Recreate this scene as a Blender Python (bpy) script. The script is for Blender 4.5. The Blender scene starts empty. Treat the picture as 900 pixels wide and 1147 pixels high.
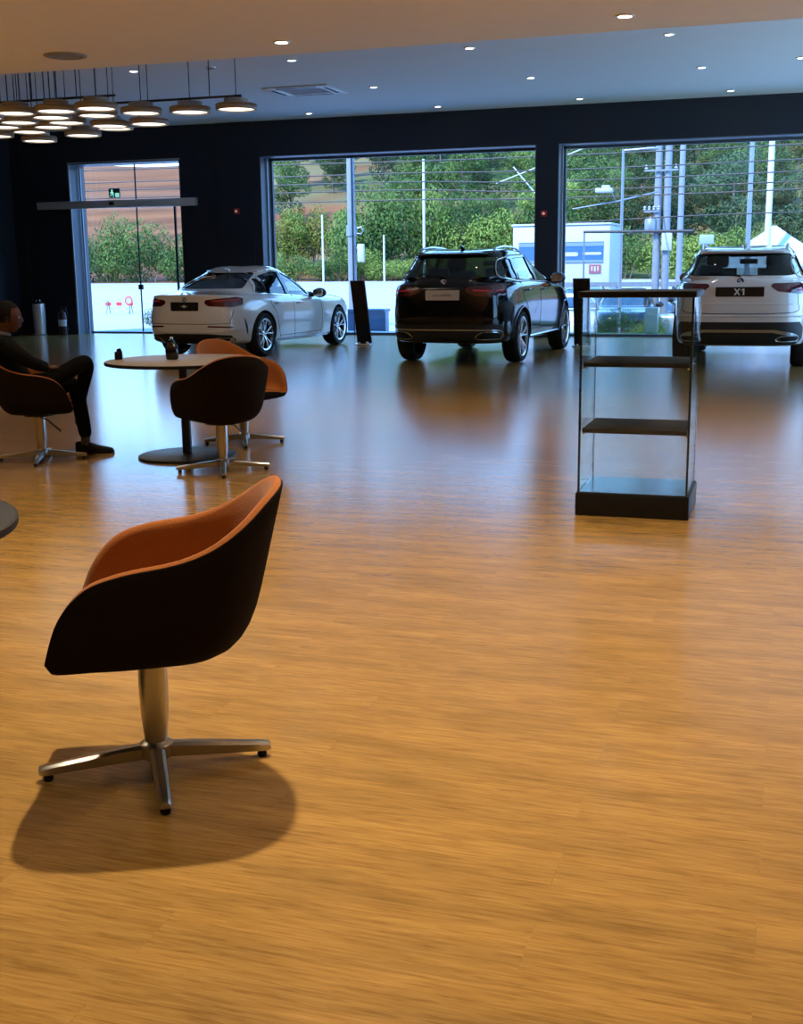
# light settings
SKY = 7.2; SUN = 9.0; EXPO = 0.0; DLP = 5
SOFFIT = [(-1.75, 3.9, 720), (-5.3, 4.5, 300), (.9, 4.5, 280), (-2.0, 1.0, 90), (.9, 1.2, 50), (-5.3, 1.2, 60), (-1.8, 8.0, 260), (-5.0, 8.0, 120), (1.5, 8.0, 200), (-1.55, 11.4, 230), (-4.92, 11.4, 210), (-2.2, -2, 150), (1.2, -2, 120),
          (3.2, 6.5, 900), (3.2, 10, 900), (-11, 9.5, 900), (-11, 6.5, 600), (-7.5, 3.5, 450)]  # this row: unseen spots added so floor bounce brightens the lowered ceiling
import bpy, bmesh, math, random
from math import sin, cos, pi, radians, sqrt, atan2
from mathutils import Vector, Matrix, Euler
from mathutils.bvhtree import BVHTree
from mathutils.geometry import delaunay_2d_cdt

random.seed(7)
scn = bpy.context.scene
col = scn.collection
V = Vector

# ------------------------------------------------------------------ tagging
def tag(o, label=None, cat=None, group=None, kind=None):
    if label: o['label'] = label
    if cat: o['category'] = cat
    if group: o['group'] = group
    if kind: o['kind'] = kind
    return o

def empty(name, loc=(0, 0, 0), rz=0.0, label=None, cat=None, group=None):
    o = bpy.data.objects.new(name, None)
    o.empty_display_size = 0.1
    o.location = loc
    o.rotation_euler = (0, 0, rz)
    col.objects.link(o)
    return tag(o, label, cat, group)

def copy_tree(o, parent=None):
    c = o.copy()
    for k in ('label', 'group'):
        if parent is None and k in c.keys():
            del c[k]
    col.objects.link(c)
    if parent is not None:
        c.parent = parent
    for ch in list(o.children):
        copy_tree(ch, c)
    return c

# ------------------------------------------------------------------ materials
def new_mat(name):
    m = bpy.data.materials.new(name)
    m.use_nodes = True
    nt = m.node_tree
    return m, nt, nt.nodes['Principled BSDF'], nt.nodes['Material Output']

def mat(name, colr, rough=0.5, metal=0.0, spec=0.5, coat=0.0, noise=0.0, nscale=40.0, bump=0.0, sheen=0.0):
    m, nt, b, out = new_mat(name)
    b.inputs['Base Color'].default_value = (*colr, 1)
    b.inputs['Roughness'].default_value = rough
    b.inputs['Metallic'].default_value = metal
    b.inputs['Specular IOR Level'].default_value = spec
    b.inputs['Coat Weight'].default_value = coat
    b.inputs['Coat Roughness'].default_value = 0.03
    if sheen:
        b.inputs['Sheen Weight'].default_value = sheen
    if noise or bump:
        tc = nt.nodes.new('ShaderNodeTexCoord')
        n = nt.nodes.new('ShaderNodeTexNoise')
        n.inputs['Scale'].default_value = nscale
        n.inputs['Detail'].default_value = 4
        nt.links.new(tc.outputs['Object'], n.inputs['Vector'])
        if noise:
            mx = nt.nodes.new('ShaderNodeMix'); mx.data_type = 'RGBA'; mx.blend_type = 'MULTIPLY'
            mx.inputs['Factor'].default_value = 1.0
            rp = nt.nodes.new('ShaderNodeMapRange')
            rp.inputs['To Min'].default_value = 1 - noise
            rp.inputs['To Max'].default_value = 1 + noise
            nt.links.new(n.outputs['Fac'], rp.inputs['Value'])
            mx.inputs[6].default_value = (*colr, 1)
            nt.links.new(rp.outputs['Result'], mx.inputs[7])
            nt.links.new(mx.outputs[2], b.inputs['Base Color'])
        if bump:
            bp = nt.nodes.new('ShaderNodeBump')
            bp.inputs['Strength'].default_value = bump
            bp.inputs['Distance'].default_value = 0.01
            nt.links.new(n.outputs['Fac'], bp.inputs['Height'])
            nt.links.new(bp.outputs['Normal'], b.inputs['Normal'])
    return m

def emis(name, colr, strength):
    m, nt, b, out = new_mat(name)
    b.inputs['Base Color'].default_value = (*colr, 1)
    b.inputs['Emission Color'].default_value = (*colr, 1)
    b.inputs['Emission Strength'].default_value = strength
    return m

def thin_glass(name, tint=(0.95, 0.98, 0.97), refl=1.0, rough=0.0):
    """a thin pane: see-through tint plus a Fresnel reflection"""
    m, nt, b, out = new_mat(name)
    nt.nodes.remove(b)
    tr = nt.nodes.new('ShaderNodeBsdfTransparent'); tr.inputs['Color'].default_value = (*tint, 1)
    gl = nt.nodes.new('ShaderNodeBsdfGlossy'); gl.inputs['Roughness'].default_value = rough
    gl.inputs['Color'].default_value = (1, 1, 1, 1)
    fr = nt.nodes.new('ShaderNodeLayerWeight'); fr.inputs['Blend'].default_value = .5     # Schlick: 0.04 + 0.96 (1 - cos)^5, the same from both faces
    pw = nt.nodes.new('ShaderNodeMath'); pw.operation = 'POWER'; pw.inputs[1].default_value = 5
    nt.links.new(fr.outputs['Facing'], pw.inputs[0])
    mu = nt.nodes.new('ShaderNodeMath'); mu.operation = 'MULTIPLY_ADD'; mu.inputs[1].default_value = .90 * refl; mu.inputs[2].default_value = .045 * refl
    mx = nt.nodes.new('ShaderNodeMixShader')
    nt.links.new(pw.outputs[0], mu.inputs[0])
    nt.links.new(mu.outputs[0], mx.inputs['Fac'])
    nt.links.new(tr.outputs[0], mx.inputs[1]); nt.links.new(gl.outputs[0], mx.inputs[2])
    nt.links.new(mx.outputs[0], out.inputs['Surface'])
    return m

# ------------------------------------------------------------------ mesh builder
class MB:
    def __init__(s): s.v = []; s.f = []; s.m = []; s.mi = 0
    def add(s, vs, fs):
        o = len(s.v); s.v += [V(p) for p in vs]
        for f in fs: s.f.append([i + o for i in f]); s.m.append(s.mi)
    def box(s, c, size, rz=0.0, M=None):
        x, y, z = [d / 2 for d in size]
        P = [V((sx * x, sy * y, sz * z)) for sz in (-1, 1) for sx, sy in ((-1, -1), (1, -1), (1, 1), (-1, 1))]
        R = M if M is not None else Matrix.Rotation(rz, 3, 'Z')
        s.add([V(c) + R @ p for p in P], [(3, 2, 1, 0), (4, 5, 6, 7), (0, 1, 5, 4), (1, 2, 6, 5), (2, 3, 7, 6), (3, 0, 4, 7)])
        return s
    def box2(s, a, b):
        a = V(a); b = V(b)
        return s.box((a + b) / 2, [abs(q) for q in (b - a)])
    def bbox(s, c, size, r=0.01, rz=0.0):
        """box with bevelled edges"""
        bm = bmesh.new(); bmesh.ops.create_cube(bm, size=1.0)
        for v in bm.verts: v.co = V((v.co.x * size[0], v.co.y * size[1], v.co.z * size[2]))
        bmesh.ops.bevel(bm, geom=list(bm.edges), offset=min(r, min(size) * .45), segments=2, profile=.5, affect='EDGES')
        R = Matrix.Rotation(rz, 3, 'Z')
        s.addbm(bm, lambda p: V(c) + R @ p); return s
    def addbm(s, bm, fn=None):
        bm.verts.index_update()
        s.add([fn(v.co) if fn else v.co.copy() for v in bm.verts], [[v.index for v in f.verts] for f in bm.faces]); bm.free()
    def prism(s, poly, z0, z1, fn=None):
        """extruded polygon; fn maps (x,y,z)"""
        n = len(poly); fn = fn or (lambda p: V(p))
        vs = [fn((x, y, z0)) for x, y in poly] + [fn((x, y, z1)) for x, y in poly]
        s.add(vs, [list(range(n))[::-1], list(range(n, 2 * n))] + [(i, (i + 1) % n, n + (i + 1) % n, n + i) for i in range(n)])
        return s
    def lathe(s, prof, n=32, fn=None, close=False):
        """prof: list of (r,z) around Z"""
        fn = fn or (lambda p: V(p))
        vs = []; k = len(prof)
        for r, z in prof:
            for i in range(n):
                a = 2 * pi * i / n; vs.append(fn((r * cos(a), r * sin(a), z)))
        fs = []
        for j in range(k - 1 if not close else k):
            for i in range(n):
                a, b = j * n + i, j * n + (i + 1) % n
                c, d = ((j + 1) % k) * n + (i + 1) % n, ((j + 1) % k) * n + i
                fs.append((a, b, c, d))
        if not close:
            if prof[0][0] > 1e-6: fs.append(list(range(n))[::-1])
            if prof[-1][0] > 1e-6: fs.append(list(range((k - 1) * n, k * n)))
        s.add(vs, fs); return s
    def tube(s, pts, r, n=8, closed=False, caps=True):
        pts = [V(p) for p in pts]; k = len(pts)
        rs = r if isinstance(r, (list, tuple)) else [r] * k
        vs = []; up = None
        for i in range(k):
            if closed: t = pts[(i + 1) % k] - pts[i - 1]
            else: t = pts[min(i + 1, k - 1)] - pts[max(i - 1, 0)]
            t = t.normalized() if t.length > 1e-9 else V((0, 0, 1))
            if up is None: up = V((0, 0, 1)) if abs(t.z) < .9 else V((1, 0, 0))
            a = t.cross(up)
            a = a.normalized() if a.length > 1e-6 else t.orthogonal().normalized()
            b = a.cross(t).normalized(); up = b
            for j in range(n):
                an = 2 * pi * j / n; vs.append(pts[i] + a * (cos(an) * rs[i]) + b * (sin(an) * rs[i]))
        fs = []
        for i in range(k if closed else k - 1):
            for j in range(n):
                p, q = i * n + j, i * n + (j + 1) % n
                u, w = ((i + 1) % k) * n + (j + 1) % n, ((i + 1) % k) * n + j
                fs.append((p, q, u, w))
        if caps and not closed:
            fs.append(list(range(n))[::-1]); fs.append(list(range((k - 1) * n, k * n)))
        s.add(vs, fs); return s
    def grid(s, rows, closed=False):
        """rows: equal-length point lists"""
        n = len(rows[0]); vs = [p for r in rows for p in r]; fs = []
        for j in range(len(rows) - 1):
            for i in range(n if closed else n - 1):
                fs.append((j * n + i, j * n + (i + 1) % n, (j + 1) * n + (i + 1) % n, (j + 1) * n + i))
        s.add(vs, fs); return s
    def sphere(s, c, r, nu=16, nv=10):
        r = r if isinstance(r, (list, tuple)) else (r, r, r)
        prof = [(max(1e-7, cos(-pi / 2 + pi * j / nv)), sin(-pi / 2 + pi * j / nv)) for j in range(nv + 1)]
        s.lathe(prof, nu, lambda p: V((c[0] + p[0] * r[0], c[1] + p[1] * r[1], c[2] + p[2] * r[2]))); return s
    def build(s, name, m, parent=None, smooth=40, loc=None, fix=True):
        me = bpy.data.meshes.new(name)
        me.from_pydata([tuple(p) for p in s.v], [], s.f)
        for mm in (m if isinstance(m, (list, tuple)) else [m]): me.materials.append(mm)
        if isinstance(m, (list, tuple)): me.polygons.foreach_set('material_index', s.m)
        if fix:
            bm = bmesh.new(); bm.from_mesh(me)
            bmesh.ops.remove_doubles(bm, verts=bm.verts, dist=1e-6)
            bmesh.ops.recalc_face_normals(bm, faces=bm.faces)
            bm.to_mesh(me); bm.free()
        if smooth:
            me.shade_smooth(); me.set_sharp_from_angle(angle=radians(smooth))
        me.update()
        o = bpy.data.objects.new(name, me); col.objects.link(o)
        if parent: o.parent = parent
        if loc: o.location = loc
        return o

def catmull(pts, sub, closed=False):
    pts = [V(p) for p in pts]; n = len(pts); out = []
    for i in range(n if closed else n - 1):
        p1, p2 = pts[i], pts[(i + 1) % n]
        p0 = pts[i - 1] if (closed or i > 0) else p1 * 2 - p2
        p3 = pts[(i + 2) % n] if (closed or i + 2 < n) else p2 * 2 - p1
        for k in range(sub):
            t = k / sub
            out.append(.5 * ((2 * p1) + (p2 - p0) * t + (2 * p0 - 5 * p1 + 4 * p2 - p3) * t * t + (3 * p1 - p0 - 3 * p2 + p3) * t ** 3))
    if not closed: out.append(pts[-1].copy())
    return out

def rrect(w, h, r, n=5, cx=0, cy=0):
    out = []
    for sx, sy, a0 in ((1, 1, 0), (-1, 1, 90), (-1, -1, 180), (1, -1, 270)):
        for k in range(n + 1):
            a = radians(a0 + 90 * k / n)
            out.append((cx + sx * (w / 2 - r) + r * cos(a), cy + sy * (h / 2 - r) + r * sin(a)))
    return out

def text_mesh(name, s, size, m, parent, M, bold=0.0):
    cu = bpy.data.curves.new(name, 'FONT'); cu.body = s; cu.size = size; cu.align_x = 'CENTER'; cu.align_y = 'CENTER'
    cu.extrude = .001; cu.offset = bold
    t = bpy.data.objects.new('tmp', cu); col.objects.link(t)
    dg = bpy.context.evaluated_depsgraph_get()
    me = bpy.data.meshes.new_from_object(t.evaluated_get(dg))
    bpy.data.objects.remove(t)
    me.transform(M); me.materials.clear(); me.materials.append(m)
    o = bpy.data.objects.new(name, me); col.objects.link(o)
    if parent: o.parent = parent
    return o
# ================================================================== materials
def wood_floor():
    m, nt, b, out = new_mat('oak_planks'); N = nt.nodes.new; L = nt.links.new
    tc = N('ShaderNodeTexCoord')
    br = N('ShaderNodeTexBrick'); br.offset = .37; br.offset_frequency = 2
    for k, v in (('Scale', 1.0), ('Mortar Size', .0012), ('Mortar Smooth', .2), ('Brick Width', 1.25), ('Row Height', .18), ('Bias', 0.0)):
        br.inputs[k].default_value = v
    br.inputs['Color1'].default_value = (.0, .0, .0, 1); br.inputs['Color2'].default_value = (1, 1, 1, 1)
    br.inputs['Mortar'].default_value = (.3, .3, .3, 1)
    L(tc.outputs['Object'], br.inputs['Vector'])
    # grain, stretched along the planks, shifted per plank
    sep = N('ShaderNodeVectorMath'); sep.operation = 'MULTIPLY'; sep.inputs[1].default_value = (5.5, 78, 1)
    L(tc.outputs['Object'], sep.inputs[0])
    sh = N('ShaderNodeVectorMath'); sh.operation = 'MULTIPLY_ADD'; sh.inputs[1].default_value = (9, 5, 3)
    L(br.outputs['Color'], sh.inputs[0]); L(sep.outputs[0], sh.inputs[2])
    g = N('ShaderNodeTexNoise'); g.inputs['Scale'].default_value = 1.3; g.inputs['Detail'].default_value = 6; g.inputs['Roughness'].default_value = .62
    g.inputs['Distortion'].default_value = .5
    L(sh.outputs[0], g.inputs['Vector'])
    sep2 = N('ShaderNodeVectorMath'); sep2.operation = 'MULTIPLY'; sep2.inputs[1].default_value = (1.6, 9, 1)
    L(tc.outputs['Object'], sep2.inputs[0])
    g2 = N('ShaderNodeTexNoise'); g2.inputs['Scale'].default_value = 1.1; g2.inputs['Detail'].default_value = 6
    L(sep2.outputs[0], g2.inputs['Vector'])
    rp = N('ShaderNodeValToRGB')
    e = rp.color_ramp.elements
    e[0].position = .25; e[0].color = (.20, .100, .026, 1)
    e[1].position = .76; e[1].color = (.44, .258, .078, 1)
    k = rp.color_ramp.elements.new(.5); k.color = (.335, .188, .050, 1)
    L(g.outputs['Fac'], rp.inputs['Fac'])
    mr = N('ShaderNodeMapRange'); mr.inputs['To Min'].default_value = .95; mr.inputs['To Max'].default_value = 1.05
    L(br.outputs['Color'], mr.inputs['Value'])
    mr2 = N('ShaderNodeMapRange'); mr2.inputs['From Min'].default_value = .3; mr2.inputs['From Max'].default_value = .7
    mr2.inputs['To Min'].default_value = .80; mr2.inputs['To Max'].default_value = 1.14
    L(g2.outputs['Fac'], mr2.inputs['Value'])
    mu = N('ShaderNodeMath'); mu.operation = 'MULTIPLY'; L(mr.outputs[0], mu.inputs[0]); L(mr2.outputs[0], mu.inputs[1])
    mx = N('ShaderNodeMix'); mx.data_type = 'RGBA'; mx.blend_type = 'MULTIPLY'; mx.inputs['Factor'].default_value = 1
    L(rp.outputs['Color'], mx.inputs[6]); L(mu.outputs[0], mx.inputs[7])
    # thin joint lines
    mj = N('ShaderNodeMix'); mj.data_type = 'RGBA'; mj.blend_type = 'MIX'
    jf = N('ShaderNodeMath'); jf.operation = 'MULTIPLY'; jf.inputs[1].default_value = .05; L(br.outputs['Fac'], jf.inputs[0])
    L(jf.outputs[0], mj.inputs['Factor']); L(mx.outputs[2], mj.inputs[6]); mj.inputs[7].default_value = (.12, .06, .025, 1)
    L(mj.outputs[2], b.inputs['Base Color'])
    rr = N('ShaderNodeMapRange'); rr.inputs['To Min'].default_value = .15; rr.inputs['To Max'].default_value = .235
    L(g.outputs['Fac'], rr.inputs['Value']); L(rr.outputs[0], b.inputs['Roughness'])
    b.inputs['Coat Weight'].default_value = .12; b.inputs['Coat Roughness'].default_value = .17; b.inputs['Coat IOR'].default_value = 1.5
    bp = N('ShaderNodeBump'); bp.inputs['Strength'].default_value = .02; bp.inputs['Distance'].default_value = .002
    L(g.outputs['Fac'], bp.inputs['Height']); L(bp.outputs['Normal'], b.inputs['Normal'])
    b.inputs['Specular IOR Level'].default_value = FLOOR_SPEC
    return m

FLOOR_SPEC = .6
M = {}
M['floor'] = wood_floor()
M['white_ceiling'] = mat('matt_white_plaster', (.83, .85, .88), .9, noise=.02, nscale=6)
M['soffit'] = mat('warm_white_plaster', (.93, .90, .85), .9, noise=.03, nscale=5)
M['navy_wall'] = mat('dark_navy_paint', (.010, .013, .022), .55, noise=.1, nscale=3)
M['liner'] = mat('grey_blue_aluminium', (.085, .10, .125), .45, .2, noise=.04)
M['alu'] = mat('brushed_aluminium', (.58, .58, .58), .5, .25, noise=.05, nscale=80)
M['alu_light'] = mat('pale_aluminium', (.34, .36, .385), .4, .3, noise=.03)
M['pane'] = thin_glass('window_pane', (.93, .97, .97), .8)
M['black_metal'] = mat('black_powder_coat', (.012, .012, .013), .42, .2, noise=.1)
M['black_gloss'] = mat('black_gloss_plastic', (.008, .008, .009), .12, noise=.05)
M['black_matt'] = mat('black_matt_plastic', (.010, .010, .011), .6, spec=.25, noise=.1)
M['black_satin'] = mat('black_satin_lacquer', (.006, .006, .006), .38, spec=.22, noise=.1)
M['bin_metal'] = mat('polished_bin_steel', (.72, .75, .78), .32, .55, noise=.04)
M['chrome'] = mat('chrome', (.78, .78, .79), .12, 1.0, noise=.02)
M['steel'] = mat('satin_steel', (.50, .49, .47), .3, 1.0, noise=.06, nscale=60)
M['white_plastic'] = mat('white_plastic', (.75, .75, .74), .4, noise=.02)
M['grey_plastic'] = mat('grey_plastic', (.3, .3, .31), .5, noise=.05)
M['red_plastic'] = mat('red_plastic', (.45, .02, .02), .35, noise=.05)
M['orange'] = mat('burnt_orange_wool', (.28, .084, .013), .92, spec=.15, noise=.14, nscale=220, bump=.25, sheen=.15)
M['brown'] = mat('dark_brown_wool', (.010, .0065, .005), .95, spec=.1, noise=.25, nscale=260, bump=.2)
M['grey_wood'] = mat('grey_oak_laminate', (.30, .255, .22), .42, noise=.12, nscale=9)
M['lens'] = emis('downlight_lens', (1.0, .93, .82), 14)
M['lamp_glow'] = emis('lamp_diffuser', (1.0, .88, .70), 2.2)
M['lamp_grey'] = mat('grey_lamp_shade', (.30, .285, .27), .55, noise=.06)
M['case_glass'] = thin_glass('cabinet_glass', (.94, .965, .955), .62)
M['glass_edge'] = mat('dark_glass_edge', (.010, .016, .016), .15, noise=.05)
M['mirror'] = mat('mirror_deck', (.30, .33, .34), .16, 1.0, noise=.02)

# ================================================================== the room
YW, YG = 23.3, 23.85        # room face of the window wall, plane of its glass
ZC, ZS, YS = 4.35, 3.60, 12.17
XL, XR, YB = -16.55, 5.6, -5.0
DX0, DX1 = -15.10, -12.40   # door opening
AX0, AX1 = -10.56, -4.77    # middle window
BX0, BX1 = -4.35, 4.6       # right window
ZT = 3.66

fl = MB().box2((XL - .4, YB - .4, -.12), (XR + .4, YG + .05, 0)).build('floor', M['floor'], smooth=0); tag(fl, kind='structure')
c1 = MB().box2((XL - .3, YS, ZC), (XR + .3, YW + .1, ZC + .12)).build('ceiling', M['white_ceiling'], smooth=0); tag(c1, kind='structure')
c2 = MB().box2((XL - .3, YB - .3, ZS), (XR + .3, YS, ZC + .12)).build('ceiling_lowered', M['soffit'], smooth=0); tag(c2, kind='structure')
rf = MB().box2((XL - .6, YB - .6, ZC + .13), (XR + .6, YG + .5, ZC + .4)).build('ceiling_sun_block', M['liner'], smooth=0); tag(rf, kind='structure')  # unseen slab added over both ceilings to block the sun
wb = MB()
for a, b_ in ((XL - .3, DX0), (DX1, AX0), (AX1, BX0), (BX1, XR + .3)):
    wb.box2((a, YW, 0), (b_, YG + .05, ZT))
wb.box2((XL - .3, YW, ZT), (XR + .3, YG + .05, ZC + .12))
# shallow columns and panel joints of the dark wall
wb.box2((-11.52, YW - .03, 0), (-10.72, YW + .01, ZC))
wb.box2((XL, YW - .04, 0), (-16.25, YW + .01, ZC))
w = wb.build('wall_back', M['navy_wall'], smooth=0); tag(w, kind='structure')
w = MB().box2((XL - .3, YB - .3, 0), (XL, YW, ZC)).build('wall_left', M['navy_wall'], smooth=0); tag(w, kind='structure')
w = MB().box2((XL - .3, YB - .3, 0), (XR + .3, YB, ZC)).build('wall_rear', mat('greige_paint', (.42, .36, .30), .8, noise=.03), smooth=0); tag(w, kind='structure')
wr = MB()
RY0, RY1 = 13.2, 22.6
wr.box2((XR, YB, 0), (XR + .3, RY0, ZC)); wr.box2((XR, RY1, 0), (XR + .3, YW, ZC)); wr.box2((XR, RY0, ZT), (XR + .3, RY1, ZC))
w = wr.build('wall_right', M['navy_wall'], smooth=0); tag(w, kind='structure')

def window(name, x0, x1, muls=()):
    """lined opening with a fixed pane"""
    f = MB(); t = .02
    f.box2((x0, YW - .005, 0), (x0 + t, YG, ZT)); f.box2((x1 - t, YW - .005, 0), (x1, YG, ZT))
    f.box2((x0, YW - .005, ZT - t), (x1, YG, ZT))
    # the frame around the glass and its sill rail
    for a, b_ in ((x0 + t, x0 + t + .05), (x1 - t - .05, x1 - t)): f.box2((a, YG - .08, 0), (b_, YG, ZT - t))
    f.box2((x0 + t, YG - .08, ZT - t - .05), (x1 - t, YG, ZT - t)); f.box2((x0 + t, YG - .08, 0.0), (x1 - t, YG, .05))
    for mx_ in muls: f.box2((mx_ - .012, YG - .05, .05), (mx_ + .012, YG, ZT - .07))
    o = f.build(name, M['liner'], smooth=0); tag(o, kind='structure')
    p = MB().box2((x0 + .06, YG - .032, .05), (x1 - .06, YG - .022, ZT - .06)).build('pane', M['pane'], o, smooth=0)
    j = MB().box2((x0 + t, YG - .30, 0), (x0 + t + .035, YG - .265, ZT - t)).build('jamb_strip', M['alu_light'], o, smooth=0)
    return o
window('window_1', AX0, AX1, (-8.73,))
w2 = window('window_2', BX0, BX1, (1.6,))
f = MB()
for a in (RY0, (RY0 + RY1) / 2 - .03, RY1 - .06): f.box2((XR + .1, a, 0), (XR + .2, a + .06, ZT))
f.box2((XR + .1, RY0, ZT - .06), (XR + .2, RY1, ZT)); f.box2((XR + .1, RY0, 0), (XR + .2, RY1, .05))
o = f.build('window_3', M['liner'], smooth=0); tag(o, kind='structure')
MB().box2((XR + .145, RY0 + .05, .05), (XR + .155, RY1 - .05, ZT - .06)).build('pane', M['pane'], o, smooth=0)

# ---- the glass entrance door in its deep lined opening
f = MB(); t = .02
f.box2((DX0, YW - .005, 0), (DX0 + t, YG, ZT)); f.box2((DX1 - t, YW - .005, 0), (DX1, YG, ZT)); f.box2((DX0, YW - .005, ZT - t), (DX1, YG, ZT))
f.box2((DX0 + t, YG - .03, 0), (DX1 - t, YG, .035))
door = f.build('door_1', M['liner'], smooth=0); tag(door, kind='structure')
MB().box2((DX0 + .05, YW + .30, 0), (DX0 + .085, YW + .335, ZT - .02)).box2((DX0 - .012, YW - .03, 0), (DX0 + .022, YW - .006, ZT)).box2((DX0 - .012, YW - .03, ZT), (DX1 + .01, YW - .006, ZT + .03)).build('jamb_strip', M['alu_light'], door, smooth=0)
xs = -13.78
MB().box2((DX0 + .03, YG - .032, .04), (xs - .006, YG - .022, ZT - .02)).build('left_pane', M['pane'], door, smooth=0)
MB().box2((xs + .006, YG - .032, .04), (DX1 - .03, YG - .022, ZT - .02)).build('right_pane', M['pane'], door, smooth=0)
MB().box2((xs - .012, YG - .04, .04), (xs + .012, YG - .015, ZT - .02)).build('centre_stile', M['black_matt'], door, smooth=0)
MB().box2((-12.84, YG - .09, .04), (-12.80, YG - .045, 2.78)).build('leaf_stile', M['black_matt'], door, smooth=0)
MB().bbox((xs + .02, YG - .06, 1.02), (.11, .05, .11), .01).build('lock', M['black_matt'], door)
ob = MB().bbox((-13.93, YW - .10, 2.79), (3.86, .14, .16), .015).build('operator_beam', M['alu'], door); ob['label'] = 'brushed metal sliding-door operator beam'
MB().bbox((-13.98, YW - .175, 2.80), (.12, .02, .06), .008).build('motion_sensor', M['black_gloss'], ob)
MB().box2((-11.98, YW - .172, 2.715), (-11.93, YW - .165, 2.865)).build('end_cap', M['alu_light'], ob, smooth=0)

# ---- green running-man exit sign
ex = MB().bbox((-13.98, YW - .03, 3.02), (.27, .03, .20), .008).build('exit_sign', mat('dark_green_sign', (.004, .022, .016), .3, noise=.05))
tag(ex, 'small dark green exit sign with pale running figure above the entrance door beam', 'sign')
fg = MB()
e_ = lambda p: V((-13.98 + p[0], YW - .047 + p[2], 3.02 + p[1]))
fg.prism([(.10 * cos(a) * .22 - .05, .055 + .022 * sin(a)) for a in [2 * pi * i / 12 for i in range(12)]], 0, .003, e_)
for poly in ([(-.075, .03), (-.035, .035), (-.03, -.02), (-.07, -.025)], [(-.04, .03), (-.005, .005), (-.01, -.008), (-.045, .012)], [(-.075, .03), (-.105, .0), (-.095, -.01), (-.065, .015)],
             [(-.05, -.02), (-.03, -.02), (-.005, -.05), (-.02, -.085), (-.035, -.082), (-.025, -.052)], [(-.07, -.025), (-.05, -.02), (-.07, -.06), (-.115, -.065), (-.115, -.05), (-.08, -.048)],
             [(.03, -.085), (.12, -.085), (.12, .0), (.03, .0)], [(.0, -.03), (.025, -.03), (.025, -.02), (.0, -.02)]):
    fg.prism(poly, 0, .003, e_)
fg.build('pictogram', emis('pale_green_glow', (.35, .95, .80), .75), ex, smooth=0)

# ---- alarm call points on the dark wall
for x, z, lb in ((-11.10, 2.57, 'red alarm call point on the dark wall between entrance door and middle window'),
                 (-4.61, 2.37, 'red alarm call point on the dark pillar between the two big windows')):
    r = MB().bbox((x, YW - .045 if x < -10 else YW - .02, z), (.12, .04, .12), .01).build('alarm_call_point', M['red_plastic'])
    tag(r, lb, 'alarm button', 'alarm call points')
    yy = YW - .067 if x < -10 else YW - .042
    MB().lathe([(0, 0), (.028, 0), (.025, .008), (0, .01)], 16, lambda p: V((x + p[0], yy - p[2], z + p[1]))).build('indicator', emis('red_indicator', (1, .55, .5), .35), r)

# ---- ceiling fixtures
def downlight(name, x, y, zc, label, group, r=.075):
    e = empty(name, (x, y, zc), 0, label, 'ceiling light', group)
    MB().lathe([(r * .72, -.001), (r * .78, -.012), (r, -.012), (r * 1.06, -.003), (r * 1.06, .0)], 28).build('trim_ring', M['white_plastic'], e)
    MB().lathe([(0, -.006), (r * .74, -.006), (r * .74, -.002), (0, -.002)], 24).build('lens', M['lens'], e)
    return e
rows = {16.80: (-9.64, -7.05, -4.39, -1.69), 19.75: (-9.42, -6.82, -4.15, -1.48), 22.55: (-9.13, -6.51, -3.83, -1.18)}
ordn = ('first', 'second', 'third', 'fourth')
rown = {16.80: 'front row of the white ceiling', 19.75: 'middle row of the white ceiling', 22.55: 'white-ceiling row nearest the windows'}
DL = []
for y, xs_ in rows.items():
    for i, x in enumerate(xs_):
        downlight('downlight', x, y, ZC, 'small round recessed downlight, %s from the left in the %s' % (ordn[i], rown[y]), 'downlights in the white ceiling'); DL.append((x, y))
downlight('downlight', -.03, 19.4, ZC, 'small round recessed downlight at the right edge of the white ceiling', 'downlights in the white ceiling'); DL.append((-.03, 19.4))
downlight('recessed_spotlight', -1.55, 11.45, ZS, 'larger round recessed spotlight in the beige ceiling, the right one', 'spotlights in the beige ceiling', .085)
downlight('recessed_spotlight', -4.92, 11.48, ZS, 'larger round recessed spotlight in the beige ceiling, the left one', 'spotlights in the beige ceiling', .085)

e = empty('ceiling_speaker', (-7.31, 11.36, ZS), 0, 'round flush speaker grille in the beige ceiling above the hanging lamps', 'speaker')
MB().lathe([(.17, -.002), (.175, -.015), (.215, -.012), (.225, 0)], 40).build('rim', M['grey_plastic'], e)
g = MB()
for rr in (.03, .06, .09, .12, .15): g.lathe([(rr - .011, -.008), (rr + .011, -.008), (rr + .011, -.001), (rr - .011, -.001)], 32, close=True)
g.box((0, 0, -.004), (.33, .012, .006)).box((0, 0, -.004), (.012, .33, .006)); g.build('grille', M['grey_plastic'], e)
e = empty('ceiling_speaker', (-.3, 9.95, ZS), 0, 'flush speaker grille cut by the top edge, beige ceiling far right', 'speaker')
MB().lathe([(.17, -.002), (.175, -.015), (.215, -.012), (.225, 0)], 40).build('rim', M['grey_plastic'], e)
g = MB()
for rr in (.03, .06, .09, .12, .15): g.lathe([(rr - .011, -.008), (rr + .011, -.008), (rr + .011, -.001), (rr - .011, -.001)], 32, close=True)
g.build('grille', M['grey_plastic'], e)

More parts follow.
